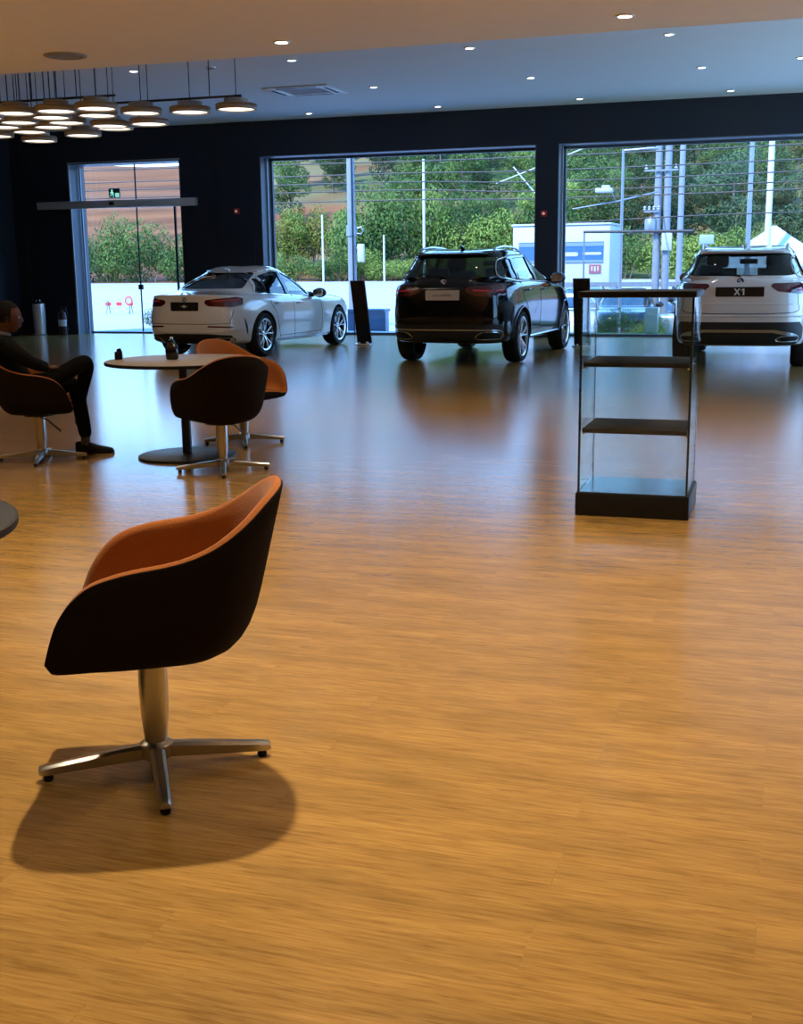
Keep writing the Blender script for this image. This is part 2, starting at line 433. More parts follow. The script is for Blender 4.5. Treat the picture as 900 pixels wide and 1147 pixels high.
e = empty('air_conditioner', (-8.0, 19.62, ZC - .004), 0, 'square flush air-conditioning cassette in the white ceiling', 'air conditioner')
f = MB(); s = .58
f.box((0, 0, -.002), (1.1, .94, .004))
for sx in (-1, 1): f.bbox((sx * .48, 0, -.012), (.22, 1.0, .022), .01)
for sy in (-1, 1): f.bbox((0, sy * .40, -.012), (.76, .20, .022), .01)
f.build('panel', M['white_plastic'], e)
g = MB()
for i in range(12): g.box((0, -.29 + i * .053, -.008), (.72, .028, .010))
g.build('intake_grille', M['grey_plastic'], e)
for sx, sy, w_, h_ in ((-.48, 0, .05, .6), (.48, 0, .05, .6), (0, -.40, .7, .05), (0, .40, .7, .05)):
    MB().box((sx, sy, -.025), (w_, h_, .005)).build('louvre', M['black_matt'], e, smooth=0)
e = empty('smoke_detector', (-8.40, 16.9, ZC), 0, 'small white smoke detector dome on the white ceiling near the hanging lamps', 'smoke detector')
MB().lathe([(0, -.055), (.03, -.055), (.045, -.04), (.05, -.025), (.075, -.022), (.08, 0)], 24).build('housing', M['white_plastic'], e)
MB().lathe([(.047, -.038), (.054, -.037), (.054, -.028), (.047, -.028)], 24, close=True).build('vent_ring', M['black_matt'], e)

# ---- pendant lamps hanging from the white ceiling, two stacked discs each
LP = [(-6.19, 13.07), (-6.80, 13.10), (-7.36, 12.95), (-7.62, 12.40), (-8.16, 12.42), (-8.70, 12.40), (-7.95, 12.95), (-8.55, 12.90), (-7.60, 13.55), (-9.20, 13.17),
      (-8.68, 13.42), (-8.15, 13.55), (-9.68, 13.50), (-9.12, 13.75), (-9.03, 14.33), (-9.69, 14.10), (-8.48, 14.22), (-9.95, 14.69), (-10.4, 14.35), (-9.3, 12.62)]
def pendant():
    e = empty('pendant_lamp')
    MB().lathe([(.235, .060), (.24, .05), (.238, .0), (.215, -.004), (.205, .022), (.05, .03)], 36).lathe([(.0, .066), (.225, .066), (.237, .060), (.24, .05)], 36).build('lower_disc', M['lamp_grey'], e)
    MB().lathe([(0, .125), (.13, .125), (.142, .118), (.142, .066), (.0, .066)], 32).build('upper_drum', M['lamp_grey'], e)
    MB().lathe([(0, .006), (.204, .010), (.204, .020), (0, .018)], 36).build('diffuser', M['lamp_glow'], e)
    MB().lathe([(.0055, .12), (.0055, ZC - 3.2)], 8).build('rod', M['black_metal'], e)
    return e
proto = pendant()
where = ['rightmost of the hanging disc lamps, front rail', 'second from the right of the hanging disc lamps, front rail', 'third from the right of the hanging disc lamps, front rail',
 'hanging disc lamp nearest the camera at the middle of the cluster', 'hanging disc lamp in the nearest row, second towards the left edge', 'hanging disc lamp in the nearest row at the left edge']
for i, (x, y) in enumerate(LP):
    o = proto if i == 0 else copy_tree(proto)
    o.location = (x, y, 3.2 - .05 * (i % 3 == 2) if i > 5 else 3.2)
    if i < 6: tag(o, 'round grey two-tier lamp, ' + where[i], 'pendant lamp', 'hanging disc lamps')
    else: tag(o, 'round grey two-tier lamp within the crowded part of the hanging lamp cluster', 'pendant lamp', 'hanging disc lamps')
r = MB()
r.tube([(-9.0, 13.02, 3.345), (-6.1, 13.02, 3.345)], .014, 8).tube([(-9.4, 12.45, 3.345), (-7.4, 12.45, 3.345)], .014, 8)
for x in (-8.9, -6.5): r.tube([(x, 13.02, 3.345), (x, 13.02, ZC)], .006, 6)
for x in (-9.3, -7.9): r.tube([(x, 12.45, 3.345), (x, 12.45, ZC)], .006, 6)
o = r.build('lamp_rail', M['black_metal']); tag(o, 'thin black horizontal rail linking the hanging disc lamps', 'rail')
r = MB().tube([(-9.6, 12.75, 3.72), (-8.3, 12.75, 3.72)], .014, 8)
for i in range(8): r.tube([(-9.55 + i * .17, 12.75, 3.72), (-9.55 + i * .17, 12.75, 3.38)], .007, 6)
for x in (-9.4, -8.5): r.tube([(x, 12.75, 3.72), (x, 12.75, ZC)], .006, 6)
o = r.build('rod_comb', M['black_metal']); tag(o, 'dark bar with a row of thin hanging rods above the lamp cluster, top left', 'rail')
# ================================================================== tub chairs
RIM = [(.234, 0, .428), (.246, .15, .420), (.247, .235, .405), (.240, .275, .430), (.198, .300, .540), (.128, .312, .615), (.03, .315, .650), (-.11, .305, .672),
       (-.205, .285, .702), (-.285, .245, .750), (-.350, .165, .802), (-.382, .08, .824), (-.388, 0, .828)]
def chair_rim():
    full = [V(p) for p in RIM] + [V((p[0], -p[1], p[2])) for p in RIM[-2:0:-1]]
    return catmull(full, 5, True)
def make_chair(lever=True):
    e = empty('swivel_tub_chair')
    rim = chair_rim(); n = len(rim)
    def prof(P, inner):
        P = V(P); pl = V((P.x, P.y, 0))
        fr = max(0, min(1, (P.x + .09) / .36))          # 0 at the back, 1 at the front edge
        if not inner:
            B = V((-.01, 0, .345)); k = .70 + .24 * fr
            K = V((B.x + (P.x - B.x) * k, P.y * (.84 + .10 * fr), .352 + .02 * abs(P.y) / .3)); lip = V((P.x, P.y, P.z))
        else:
            d = pl - V((.0, 0, 0)); d.normalize()
            lip = P - d * .034 + V((0, 0, -.004))
            B = V((-.01, 0, .458)); k = .70 + .20 * fr
            K = V((B.x + (lip.x - B.x) * k, lip.y * (.86 + .08 * fr), .432))
            if P.z < .46: K.z = min(K.z, lip.z + .006)
        M1 = B.lerp(K, .62); M2 = K.lerp(lip, .40)
        out = [B.lerp(M1, t) for t in (0.02, .35, .7)]
        for j in range(7):
            t = j / 6; out.append(M1 * (1 - t) ** 2 + K * 2 * t * (1 - t) + M2 * t * t)
        out += [M2.lerp(lip, t) for t in (.35, .7, 1.0)]
        return out
    outer = [prof(p, False) for p in rim]; inner = [prof(p, True) for p in rim]
    # soft bulges: padded look
    so = MB(); so.grid([[c[j] for c in outer] for j in range(len(outer[0]))], True)
    so.f.append(list(range(n))[::-1]); so.m.append(0)
    # outside edge turns over the rim a little
    lip = []
    for p, q in zip(outer, inner):
        a, b_ = p[-1], q[-1]; lip.append((a, a.lerp(b_, .16) + V((0, 0, .006))))
    so.grid([[l[0] for l in lip], [l[1] for l in lip]], True)
    so.build('outer_shell', M['brown'], e, smooth=70)
    si = MB(); si.grid([[c[j] for c in inner] for j in range(len(inner[0]))], True); si.f.append(list(range(n))); si.m.append(0)
    top = []
    for p, q in zip(outer, inner):
        a, b_ = p[-1], q[-1]; top.append([b_, a.lerp(b_, .72) + V((0, 0, .013)), a.lerp(b_, .42) + V((0, 0, .015)), a.lerp(b_, .16) + V((0, 0, .006))])
    si.grid([[t[j] for t in top] for j in range(4)], True)
    s_ = si.build('seat_lining', M['orange'], e, smooth=70); s_['label'] = 'burnt orange wool lining with rolled rim'
    # swivel column
    MB().lathe([(.0, .350), (.115, .350), (.115, .340), (.052, .330), (.0, .330)], 24).build('seat_plate', M['black_metal'], e)
    MB().lathe([(.0, .335), (.040, .335), (.042, .28), (.040, .17), (.033, .10), (.030, .075), (.0, .075)], 28).build('column', M['steel'], e)
    MB().lathe([(0, .088), (.034, .088), (.047, .078), (.049, .045), (.040, .036), (0, .036)], 28).build('hub', M['steel'], e)
    for k in range(4):
        a = radians(90 * k); R = Matrix.Rotation(a, 3, 'Z')
        lg = MB(); rows_ = []
        for x, w_, zb, zt in ((.0, .021, .040, .082), (.10, .020, .034, .073), (.22, .0175, .026, .058), (.318, .0155, .020, .046), (.330, .013, .023, .040)):
            rows_.append([R @ V((x, y, z)) for y, z in ((-w_, zb), (w_, zb), (w_, zt - .008), (w_ * .55, zt), (-w_ * .55, zt), (-w_, zt - .008))])
        lg.grid(rows_, True); lg.f += [list(range(6)), list(range(24, 30))]; lg.m += [0, 0]
        l_ = lg.build('leg', M['steel'], e, smooth=30)
        MB().lathe([(0, .0), (.013, .0), (.015, .008), (.010, .022), (0, .022)], 14, lambda p: R @ V((.305 + p[0], p[1], p[2]))).build('glide', M['black_matt'], l_)
    if lever:
        MB().tube([(.0, -.03, .333), (.06, -.12, .315), (.13, -.20, .255), (.145, -.215, .245)], [.006, .006, .006, .009], 8).build('lever', M['black_metal'], e)
    return e
def put_chair(o, x, y, facing, legs, label):
    o.location = (x, y, 0); o.rotation_euler = (0, 0, radians(facing))
    for c in o.children:
        if c.name.split('.')[0] == 'leg': c.rotation_euler = (0, 0, radians(legs - facing))
    tag(o, label, 'chair', 'orange and brown tub chairs')
CH = make_chair(False)
CHL = make_chair(True)
put_chair(CH, -1.68, 2.85, 204, 33, 'empty orange-lined brown tub chair in the foreground, seen from its side')
put_chair(CHL, -3.79, 7.56, 138, 27, 'brown-backed tub chair seen from behind, near side of the round table')
c3_ = copy_tree(CHL); put_chair(c3_, -4.23, 8.85, -22, 27, 'tub chair with orange inside showing, far side of the round table under the white sedan')
c4_ = copy_tree(CHL); put_chair(c4_, -5.37, 7.68, 34, 25, 'brown tub chair at the left that the person in black sits in')

# ================================================================== round tables
def make_table():
    e = empty('round_table')
    MB().lathe([(0, .742), (.572, .742), (.58, .737), (.58, .722), (.572, .718), (0, .718)], 72).build('tabletop', [M['grey_wood']], e)
    MB().lathe([(.580, .7385), (.584, .736), (.584, .716), (.578, .714), (.578, .7385)], 72).build('edge_band', M['black_matt'], e)
    MB().lathe([(0, .718), (.16, .718), (.16, .708), (.036, .700), (.036, .03), (0, .03)], 28).build('column', M['black_metal'], e)
    MB().lathe([(0, .030), (.05, .030), (.36, .020), (.372, .014), (.372, .0), (0, .0)], 64).build('base_disc', M['black_metal'], e)
    return e
T = make_table(); T.location = (-4.36, 8.10, 0); tag(T, 'round grey-topped table on a black disc base among three tub chairs', 'table')
T2 = make_table(); T2.location = (-2.55, 2.49, 0); tag(T2, 'round dark table cut off by the left edge beside the foreground chair', 'table')
for c in T2.children:
    if c.name.startswith('tabletop'): c.data.materials[0] = mat('dark_table_laminate', (.016, .015, .014), .5, spec=.3, noise=.1)

# things on the table
b_ = MB().lathe([(0, 0), (.040, 0), (.048, .012), (.050, .06), (.046, .10), (.030, .118), (.022, .13), (.024, .146), (0, .15)], 24).build('black_vase', M['black_gloss'], smooth=50)
b_.location = (-4.45, 8.10, .742); tag(b_, 'small dark rounded vase standing near the middle of the round table', 'vase')
k = MB().sphere((0, 0, .16), (.014, .014, .012), 12, 8).build('stopper', M['chrome'], b_)
b_ = empty('card_holder', (-4.865, 8.02, .742), .4, 'little black card holder on the left end of the round table', 'card holder')
MB().bbox((0, 0, .03), (.055, .05, .06), .004).build('holder', M['black_matt'], b_)
MB().box((.004, .004, .055), (.034, .006, .05)).box((.012, -.01, .065), (.018, .006, .04)).build('cards', M['black_gloss'], b_, smooth=0)

# ================================================================== glass display cabinet
cab = empty('display_cabinet', (-.80, 6.96, 0), 0, 'glass display cabinet with black shelves on a black plinth', 'display cabinet')
W_, D_, H_ = .64, .56, 1.265
MB().bbox((0, 0, .066), (W_, D_, .132), .006).build('plinth', M['black_satin'], cab)
MB().box((0, 0, .1345), (W_ - .04, D_ - .04, .004)).build('mirror_deck', M['mirror'], cab, smooth=0)
for nm, c, s in (('left_pane', (-W_ / 2 + .017, 0, .685), (.008, D_ - .03, 1.10)), ('right_pane', (W_ / 2 - .017, 0, .685), (.008, D_ - .03, 1.10)),
                 ('back_pane', (0, D_ / 2 - .02, .685), (W_ - .045, .008, 1.10)), ('front_pane', (0, -D_ / 2 + .016, .685), (W_ - .045, .008, 1.10))):
    MB().box(c, s).build(nm, M['case_glass'], cab, smooth=0)
ed = MB()
for sx in (-1, 1):
    ed.box((sx * (W_ / 2 - .017), -D_ / 2 + .012, .685), (.012, .010, 1.10)); ed.box((sx * (W_ / 2 - .017), D_ / 2 - .014, .685), (.007, .006, 1.10))
ed.build('glass_edges', M['glass_edge'], cab, smooth=0)
for z in (.487, .862):
    sh = MB().bbox((0, 0, z), (W_ - .055, D_ - .06, .026), .004).build('shelf', M['black_matt'], cab)
    q = MB()
    for sx in (-1, 1):
        for sy in (-1, 1): q.lathe([(0, 0), (.010, 0), (.010, .018), (0, .018)], 12, lambda p: V((sx * (W_ / 2 - .035 + .012) , sy * .2, z - .018)) + V((-sx * p[2], p[0], p[1])))
    q.build('shelf_pin', M['chrome'], sh)
MB().bbox((0, 0, 1.250), (W_, D_, .034), .004).build('top_panel', M['black_satin'], cab)

# ================================================================== leaning info totems, bin, extinguishers
def totem(x, y, rz, lean, h, w_, label):
    e = empty('info_totem', (x, y, 0), rz, label, 'info totem', 'black info totems')
    MB().bbox((0, 0, .012), (w_ + .02, .34, .024), .006).build('base_plate', M['chrome'], e)
    sh_ = Matrix.Shear('XY', 3, (0, 0)) if False else None
    mb = MB(); P = rrect(w_, .07, .012, 3)
    mb.prism(P, .02, h, lambda p: V((p[0] - lean * (p[2] / h), p[1] + .06 - .10 * p[2] / h, p[2])))
    mb.build('panel', M['black_matt'], e, smooth=30)
    sc_ = MB(); P = rrect(w_ - .03, .004, .001, 1)
    sc_.prism(P, h * .35, h - .03, lambda p: V((p[0] - lean * (p[2] / h), p[1] + .06 - .037 - .10 * p[2] / h, p[2])))
    sc_.build('screen', M['black_gloss'], e, smooth=0)
    MB().bbox((-w_ * .25, -.11, .035), (.05, .04, .03), .008).bbox((w_ * .3, -.11, .04), (.05, .05, .04), .008).build('feet', M['chrome'], e)
    return e
totem(-7.46, 20.85, .12, .10, 1.16, .27, 'black leaning info totem in front of the white sedan, left of the black car')
totem(-3.42, 20.85, .05, .03, 1.17, .29, 'black info totem partly behind the glass cabinet, right of the black car')

bn = empty('chrome_bin', (-15.80, 22.85, 0), 0, 'tall shiny chrome waste bin by the dark wall at far left', 'bin')
MB().lathe([(0, 0), (.14, 0), (.145, .02), (.145, .03), (.125, .04), (.135, .20), (.138, .66), (.138, .685), (0, .685)], 36).build('body', M['bin_metal'], bn)
MB().lathe([(.13, .685), (.142, .69), (.142, .715), (.11, .735), (0, .745)], 36).build('lid', M['black_gloss'], bn)
MB().tube([(-.05, 0, .735), (-.045, 0, .775), (.045, 0, .775), (.05, 0, .735)], .010, 8).build('lid_handle', M['chrome'], bn)

def extinguisher(x, y, label, m):
    e = empty('fire_extinguisher', (x, y, 0), 0.3, label, 'fire extinguisher', 'fire extinguishers by the dark wall')
    MB().lathe([(0, 0), (.085, 0), (.092, .015), (.092, .42), (.08, .48), (.045, .52), (.025, .53), (.025, .56), (0, .56)], 28).build('cylinder', m, e, smooth=50)
    MB().box((.02, 0, .585), (.16, .025, .03)).box((.03, 0, .635), (.18, .022, .018)).lathe([(0, .55), (.022, .55), (.022, .62), (0, .62)], 12).build('valve_handle', M['black_metal'], e)
    MB().tube(catmull([(.03, 0, .60), (.09, -.02, .58), (.125, -.05, .42), (.115, -.06, .22), (.125, -.06, .10)], 4), [.011] * 15 + [.02] * 2, 8).build('hose', M['black_matt'], e)
    MB().lathe([(.0925, .20), (.0935, .20), (.0935, .34), (.0925, .34)], 28, close=True).build('paper_label', M['white_plastic'], e)
    return e
extinguisher(-16.25, 21.35, 'dark red fire extinguisher at the far left edge behind the person', mat('dark_red_paint', (.10, .008, .008), .35, noise=.1))
extinguisher(-15.28, 22.95, 'dark fire extinguisher with pale hose between chrome bin and entrance door', mat('maroon_paint', (.035, .012, .014), .3, noise=.1))

# ================================================================== the person
def skin_fig(name, joints, edges, m, parent, root=0, sub=2):
    """joints: (x,y,z,rx,ry)"""
    me = bpy.data.meshes.new(name)
    me.from_pydata([j[:3] for j in joints], edges, [])
    o = bpy.data.objects.new(name, me); col.objects.link(o)
    md = o.modifiers.new('s', 'SKIN'); md.use_smooth_shade = True; md.branch_smoothing = .6
    for i, j in enumerate(joints):
        sv = me.skin_vertices[0].data[i]; sv.radius = (j[3], j[4] if len(j) > 4 else j[3]); sv.use_root = (i == root)
    s = o.modifiers.new('u', 'SUBSURF'); s.levels = sub; s.render_levels = sub
    dg = bpy.context.evaluated_depsgraph_get()
    me2 = bpy.data.meshes.new_from_object(o.evaluated_get(dg))
    bpy.data.objects.remove(o); bpy.data.meshes.remove(me)
    me2.name = name; me2.materials.clear(); me2.materials.append(m)
    me2.shade_smooth()
    o = bpy.data.objects.new(name, me2); col.objects.link(o); o.parent = parent
    return o
M['skin'] = mat('brown_skin', (.10, .042, .027), .6, spec=.25, noise=.08)
M['black_cloth'] = mat('black_cloth', (.006, .006, .0065), .95, spec=.1, noise=.3, nscale=90, bump=.2)
M['trouser'] = mat('charcoal_trousers', (.008, .008, .009), .92, spec=.1, noise=.3, nscale=120, bump=.2)
M['hair'] = mat('black_hair', (.006, .005, .005), .8, spec=.15, noise=.4, nscale=60, bump=.4)
M['sock'] = mat('dark_grey_sock', (.10, .10, .105), .95, noise=.2, nscale=200)
M['shoe'] = mat('black_suede', (.012, .010, .009), .8, noise=.2)
M['collar'] = mat('grey_beige_knit', (.20, .18, .155), .95, noise=.15, nscale=150)

# body axes: x forward (towards the table), y to the person's left, z up
pr = empty('person', (-5.37, 7.68, 0), radians(34), 'person in black with one leg crossed over, seated in a tub chair at the left', 'person')
# pelvis, spine, neck, head stub, arms: one continuous clothed upper body
J = [(-.10, 0, .535, .150, .115),   # 0 pelvis
     (-.145, 0, .66, .150, .120),   # 1 waist
     (-.20, 0, .78, .165, .125),    # 2 chest
     (-.235, 0, .88, .150, .105),   # 3 upper chest
     (-.245, 0, .945, .070, .065),  # 4 neck base
     (-.225, 0, 1.00, .052, .055),  # 5 neck
     (-.225, .165, .90, .074, .070), (-.14, .225, .80, .056, .054), (-.06, .225, .735, .050, .048), (.02, .17, .715, .042, .040), (.085, .11, .70, .030, .026),
     (-.225, -.165, .90, .074, .070), (-.13, -.225, .83, .060, .058), (-.05, -.235, .77, .054, .052), (.03, -.20, .725, .043, .041), (.085, -.13, .70, .030, .026),
     # far (left) leg: foot on the floor
     (-.06, .10, .525, .098, .092), (.12, .135, .545, .086, .082), (.27, .16, .555, .066, .066), (.285, .172, .50, .064, .066), (.305, .185, .35, .060, .060), (.325, .20, .20, .054, .056), (.332, .205, .115, .050, .052),
     # near (right) leg: thigh lifted, shin hanging over the other knee
     (-.06, -.10, .545, .098, .092), (.15, -.075, .625, .078, .074), (.355, -.03, .745, .066, .064), (.375, .01, .715, .062, .060), (.345, .12, .59, .058, .058), (.315, .225, .455, .050, .050), (.305, .265, .40, .046, .046)]
E_ = [(0, 1), (1, 2), (2, 3), (3, 4), (4, 5), (3, 6), (6, 7), (7, 8), (8, 9), (9, 10), (3, 11), (11, 12), (12, 13), (13, 14), (14, 15),
      (0, 16), (16, 17), (17, 18), (18, 19), (19, 20), (20, 21), (21, 22), (0, 23), (23, 24), (24, 25), (25, 26), (26, 27), (27, 28), (28, 29)]
body = skin_fig('body', J, E_, M['black_cloth'], pr)
body['label'] = 'black clothes'
# head with face, turned towards the table
h = MB(); HC = V((-.175, 0, 1.075))
for j in range(15):
    pass
prof_ = []
rows_ = []
for j in range(17):
    ph = -pi / 2 + pi * j / 16; z = sin(ph); c = cos(ph)
    row = []
    for i in range(28):
        a = 2 * pi * i / 28; x = c * cos(a); y = c * sin(a)
        rx, ry, rz = .098, .076, .118
        if z < 0: rx *= 1 - .10 * (-z); ry *= 1 - .22 * (-z)
        p = V((x * rx, y * ry, z * rz))
        if x > 0:
            # brow, nose, lips, chin, eye sockets
            p.x += .020 * math.exp(-((p.y / .011) ** 2) - ((p.z + .022) / .020) ** 2)
            p.x += .007 * math.exp(-((p.y / .022) ** 2) - ((p.z + .064) / .010) ** 2)
            p.x += .010 * math.exp(-((p.y / .025) ** 2) - ((p.z + .098) / .016) ** 2)
            for s in (-1, 1): p.x -= .010 * math.exp(-(((p.y - s * .031) / .015) ** 2) - ((p.z - .004) / .011) ** 2)
        if x < -.1: p.x -= .006
        row.append(HC + p)
    rows_.append(row)
h.grid(rows_, True)
head = h.build('head', M['skin'], pr, smooth=80)
nk = MB().tube([(-.230, 0, .95), (-.212, 0, .99), (-.188, 0, 1.02)], [.058, .053, .052], 16).build('neck', M['skin'], head, smooth=80)
fe = MB()
for s in (-1, 1):
    fe.sphere(HC + V((.077, s * .030, .004)), (.010, .012, .009), 12, 8)
fe.build('eyes', mat('eye_white', (.6, .58, .55), .3, noise=.05), head)
fe = MB()
for s in (-1, 1):
    fe.sphere(HC + V((.086, s * .030, .004)), (.003, .0055, .0055), 10, 6)
fe.build('irises', M['black_gloss'], head)
fe = MB()
for s in (-1, 1):
    fe.lathe([(0, -.006), (.018, -.006), (.021, 0), (.014, .006), (0, .003)], 14, lambda p: HC + V((-.005 + p[0] * .75, s * (.074 + p[2] + .004), p[1] * 1.45 - .008)))
fe.build('ears', M['skin'], head)
fe = MB().tube([HC + V((.076, -.020, -.066)), HC + V((.086, 0, -.064)), HC + V((.076, .020, -.066))], [.003, .005, .003], 8).build('lips', mat('lips', (.22, .08, .06), .5, noise=.05), head)
hr = MB(); rows_ = []
for j in range(12):
    ph = -.25 + (pi / 2 + .25) * j / 11; z = sin(ph); c = cos(ph); row = []
    for i in range(28):
        a = 2 * pi * i / 28; x = cos(a); zz = z
        if x > .25: zz = max(z, .52 + .1 * x)
        cc = sqrt(max(0, 1 - zz * zz)) if zz > z else c
        row.append(HC + V((cc * cos(a) * .106 - .006, cc * sin(a) * .084, zz * .128)))
    rows_.append(row)
hr.grid(rows_, True); hr.build('hair', M['hair'], head, smooth=80)
cl = MB().tube([(-.245 + .068 * cos(a) + .0, .068 * sin(a), .968 - .018 * cos(a)) for a in [2 * pi * i / 20 for i in range(20)]], .016, 8, closed=True).build('collar', M['collar'], pr, smooth=80)
cl['label'] = 'grey-beige knitted collar'
# hands resting on the lap: palm and five bent fingers each
def hand(nm, P, fwd, side):
    f_ = V(fwd).normalized(); up = V((0, 0, 1)); sd = up.cross(f_).normalized() * side; up = f_.cross(sd) * side
    q = lambda a, b_, c: tuple(V(P) + f_ * a + sd * b_ + up * c)
    J = [(*q(0, 0, 0), .026, .018), (*q(.045, 0, .004), .036, .014), (*q(.085, 0, .004), .038, .012)]
    E2 = [(0, 1), (1, 2)]
    o = skin_fig(nm, J, E2, M['skin'], pr)
    fm = []
    for k, (b0, l) in enumerate(((-.030, .062), (-.010, .076), (.010, .080), (.029, .070))):
        jj = [(*q(.075, b0, .004), .0092), (*q(.095 + l * .35, b0 * 1.1, .0), .0085), (*q(.095 + l * .7, b0 * 1.15, -.012), .0078), (*q(.090 + l * .93, b0 * 1.15, -.028), .0068)]
        fo = skin_fig('finger', jj, [(0, 1), (1, 2), (2, 3)], M['skin'], o)
    jj = [(*q(.02, .026, 0), .012), (*q(.045, .050, -.002), .0105), (*q(.078, .056, -.010), .0085)]
    skin_fig('thumb', jj, [(0, 1), (1, 2)], M['skin'], o)
    return o
hand('hand', (.095, .10, .70), (.7, -.7, -.12), -1)
hand('hand', (.095, -.12, .70), (.7, .7, -.05), 1)
# sock and shoe on the floor, shoe of the hanging foot
def shoe(P, rz, tilt, parent, nm='shoe'):
    R = Matrix.Rotation(rz, 3, 'Z') @ Matrix.Rotation(tilt, 3, 'Y')
    mb = MB(); rows_ = []
    #            x     halfw  zbase ztop
    for x, w_, zb, zt in ((-.078, .006, .030, .070), (-.074, .024, .012, .092), (-.055, .034, .012, .100), (-.02, .036, .012, .100), (.02, .036, .012, .094), (.06, .039, .012, .078), (.11, .045, .012, .062), (.155, .044, .012, .052), (.190, .034, .014, .044), (.208, .016, .018, .036), (.213, .004, .022, .030)):
        row = []
        for i in range(14):
            a = 2 * pi * i / 14; c, s = cos(a), sin(a)
            y = w_ * math.copysign(abs(c) ** .7, c); z = (zb + zt) / 2 + (zt - zb) / 2 * math.copysign(abs(s) ** .75, s)
            if z > (zb + zt) / 2: y *= .86
            row.append(V(P) + R @ V((x, y, z)))
        rows_.append(row)
    mb.grid(rows_, True); mb.f += [list(range(14)), list(range(len(mb.v) - 14, len(mb.v)))]; mb.m += [0, 0]
    o = mb.build(nm, M['shoe'], parent, smooth=60)
    so_ = []
    for x, w_ in ((-.084, .004), (-.078, .028), (-.05, .038), (0, .036), (.05, .039), (.11, .047), (.16, .046), (.20, .032), (.219, .006)): so_.append((x, w_))
    poly = [(x, w_) for x, w_ in so_] + [(x, -w_) for x, w_ in so_[::-1]]
    sl = MB(); sl.prism(poly, 0, .020, lambda p: V(P) + R @ V(p)); sl.build('sole', M['black_matt'], o, smooth=30)
    lc = MB()
    for i in range(4): lc.tube([V(P) + R @ V((.035 + .02 * i, s * .026, .088 - .008 * i)) for s in (-1, -.3, .3, 1)], .003, 6)
    lc.build('laces', M['black_cloth'], o)
    return o
shoe((.325, .205, .0), radians(-6), 0, pr)
MB().tube([(.330, .205, .16), (.328, .205, .10), (.322, .205, .07)], [.036, .036, .040], 14).build('sock', M['sock'], pr, smooth=70)
MB().tube([(.308, .24, .43), (.303, .285, .365), (.300, .30, .335)], [.036, .034, .036], 14).build('sock', M['sock'], pr, smooth=70)
shoe((.300, .335, .285), radians(88), radians(30), pr)
# ================================================================== cars
M['tyre'] = mat('tyre_rubber', (.012, .012, .012), .85, noise=.15)
M['alloy'] = mat('bright_alloy', (.62, .63, .65), .22, .9, noise=.03)
M['dark_alloy'] = mat('dark_wheel_pockets', (.02, .02, .022), .4, .5, noise=.05)
M['clad'] = mat('black_grained_plastic', (.013, .013, .014), .55, noise=.1)
M['cabin'] = mat('dark_cabin_trim', (.012, .012, .013), .8, noise=.1)
M['tail_red'] = mat('dark_red_tail_lens', (.085, .004, .007), .10, coat=.6, noise=.05)
M['tail_bright'] = emis('tail_light_bar', (.5, .02, .02), .10)
M['plate_black'] = mat('black_show_plate', (.008, .008, .009), .3, noise=.05)
M['plate_white'] = mat('white_show_plate', (.62, .58, .52), .45, noise=.04)
M['letter'] = mat('white_lettering', (.8, .8, .8), .5, noise=.02)
M['seam'] = mat('dark_panel_gap', (.010, .010, .010), .8, noise=.05)
M['badge_blue'] = mat('badge_blue', (.03, .16, .45), .25, noise=.02)
M['dark_tint'] = thin_glass('dark_tinted_glass', (.05, .055, .055), 1.0)
M['mid_tint'] = thin_glass('mid_tinted_glass', (.42, .48, .46), 1.0)
M['clear_tint'] = thin_glass('clear_car_glass', (.72, .80, .78), 1.0)

def paint(name, c, rough=.22, coat=1.0, metal=0.0):
    return mat(name, c, rough, metal, .5, coat, noise=.02, nscale=3)

NQ = 30
def quarter(ax, ay, n):
    """superellipse quarter from (ax,0) to (0,ay), evenly spaced"""
    P = []
    for i in range(241):
        t = pi / 2 * i / 240
        P.append((ax * abs(cos(t)) ** (2 / n), ay * abs(sin(t)) ** (2 / n)))
    L = [0]
    for a, b in zip(P, P[1:]): L.append(L[-1] + math.hypot(b[0] - a[0], b[1] - a[1]))
    out = []; k = 0
    for i in range(NQ):
        s = L[-1] * i / NQ
        while L[k + 1] < s: k += 1
        t = (s - L[k]) / max(1e-9, L[k + 1] - L[k])
        out.append((P[k][0] + (P[k + 1][0] - P[k][0]) * t, P[k][1] + (P[k + 1][1] - P[k][1]) * t))
    return out
def ring(z3, xr, xf, w, nr, nf, xc):
    zr, zm, zf = z3; F = quarter(xf - xc, w, nf); Rr = quarter(xc - xr, w, nr)
    pts = [(xc + x, y) for x, y in F]                                  # front -> left
    pts += [(xc, w)] + [(xc - x, y) for x, y in Rr[:0:-1]]             # left -> rear
    pts += [(xc - x, -y) for x, y in Rr]                               # rear -> right
    pts += [(xc, -w)] + [(xc + x, -y) for x, y in F[:0:-1]]
    out = []
    for x, y in pts:
        t = (x - xr) / (xf - xr)
        z = zr * 2 * (t - .5) * (t - 1) + zm * -4 * t * (t - 1) + zf * 2 * t * (t - .5)
        out.append(V((x, y, z)))
    return out

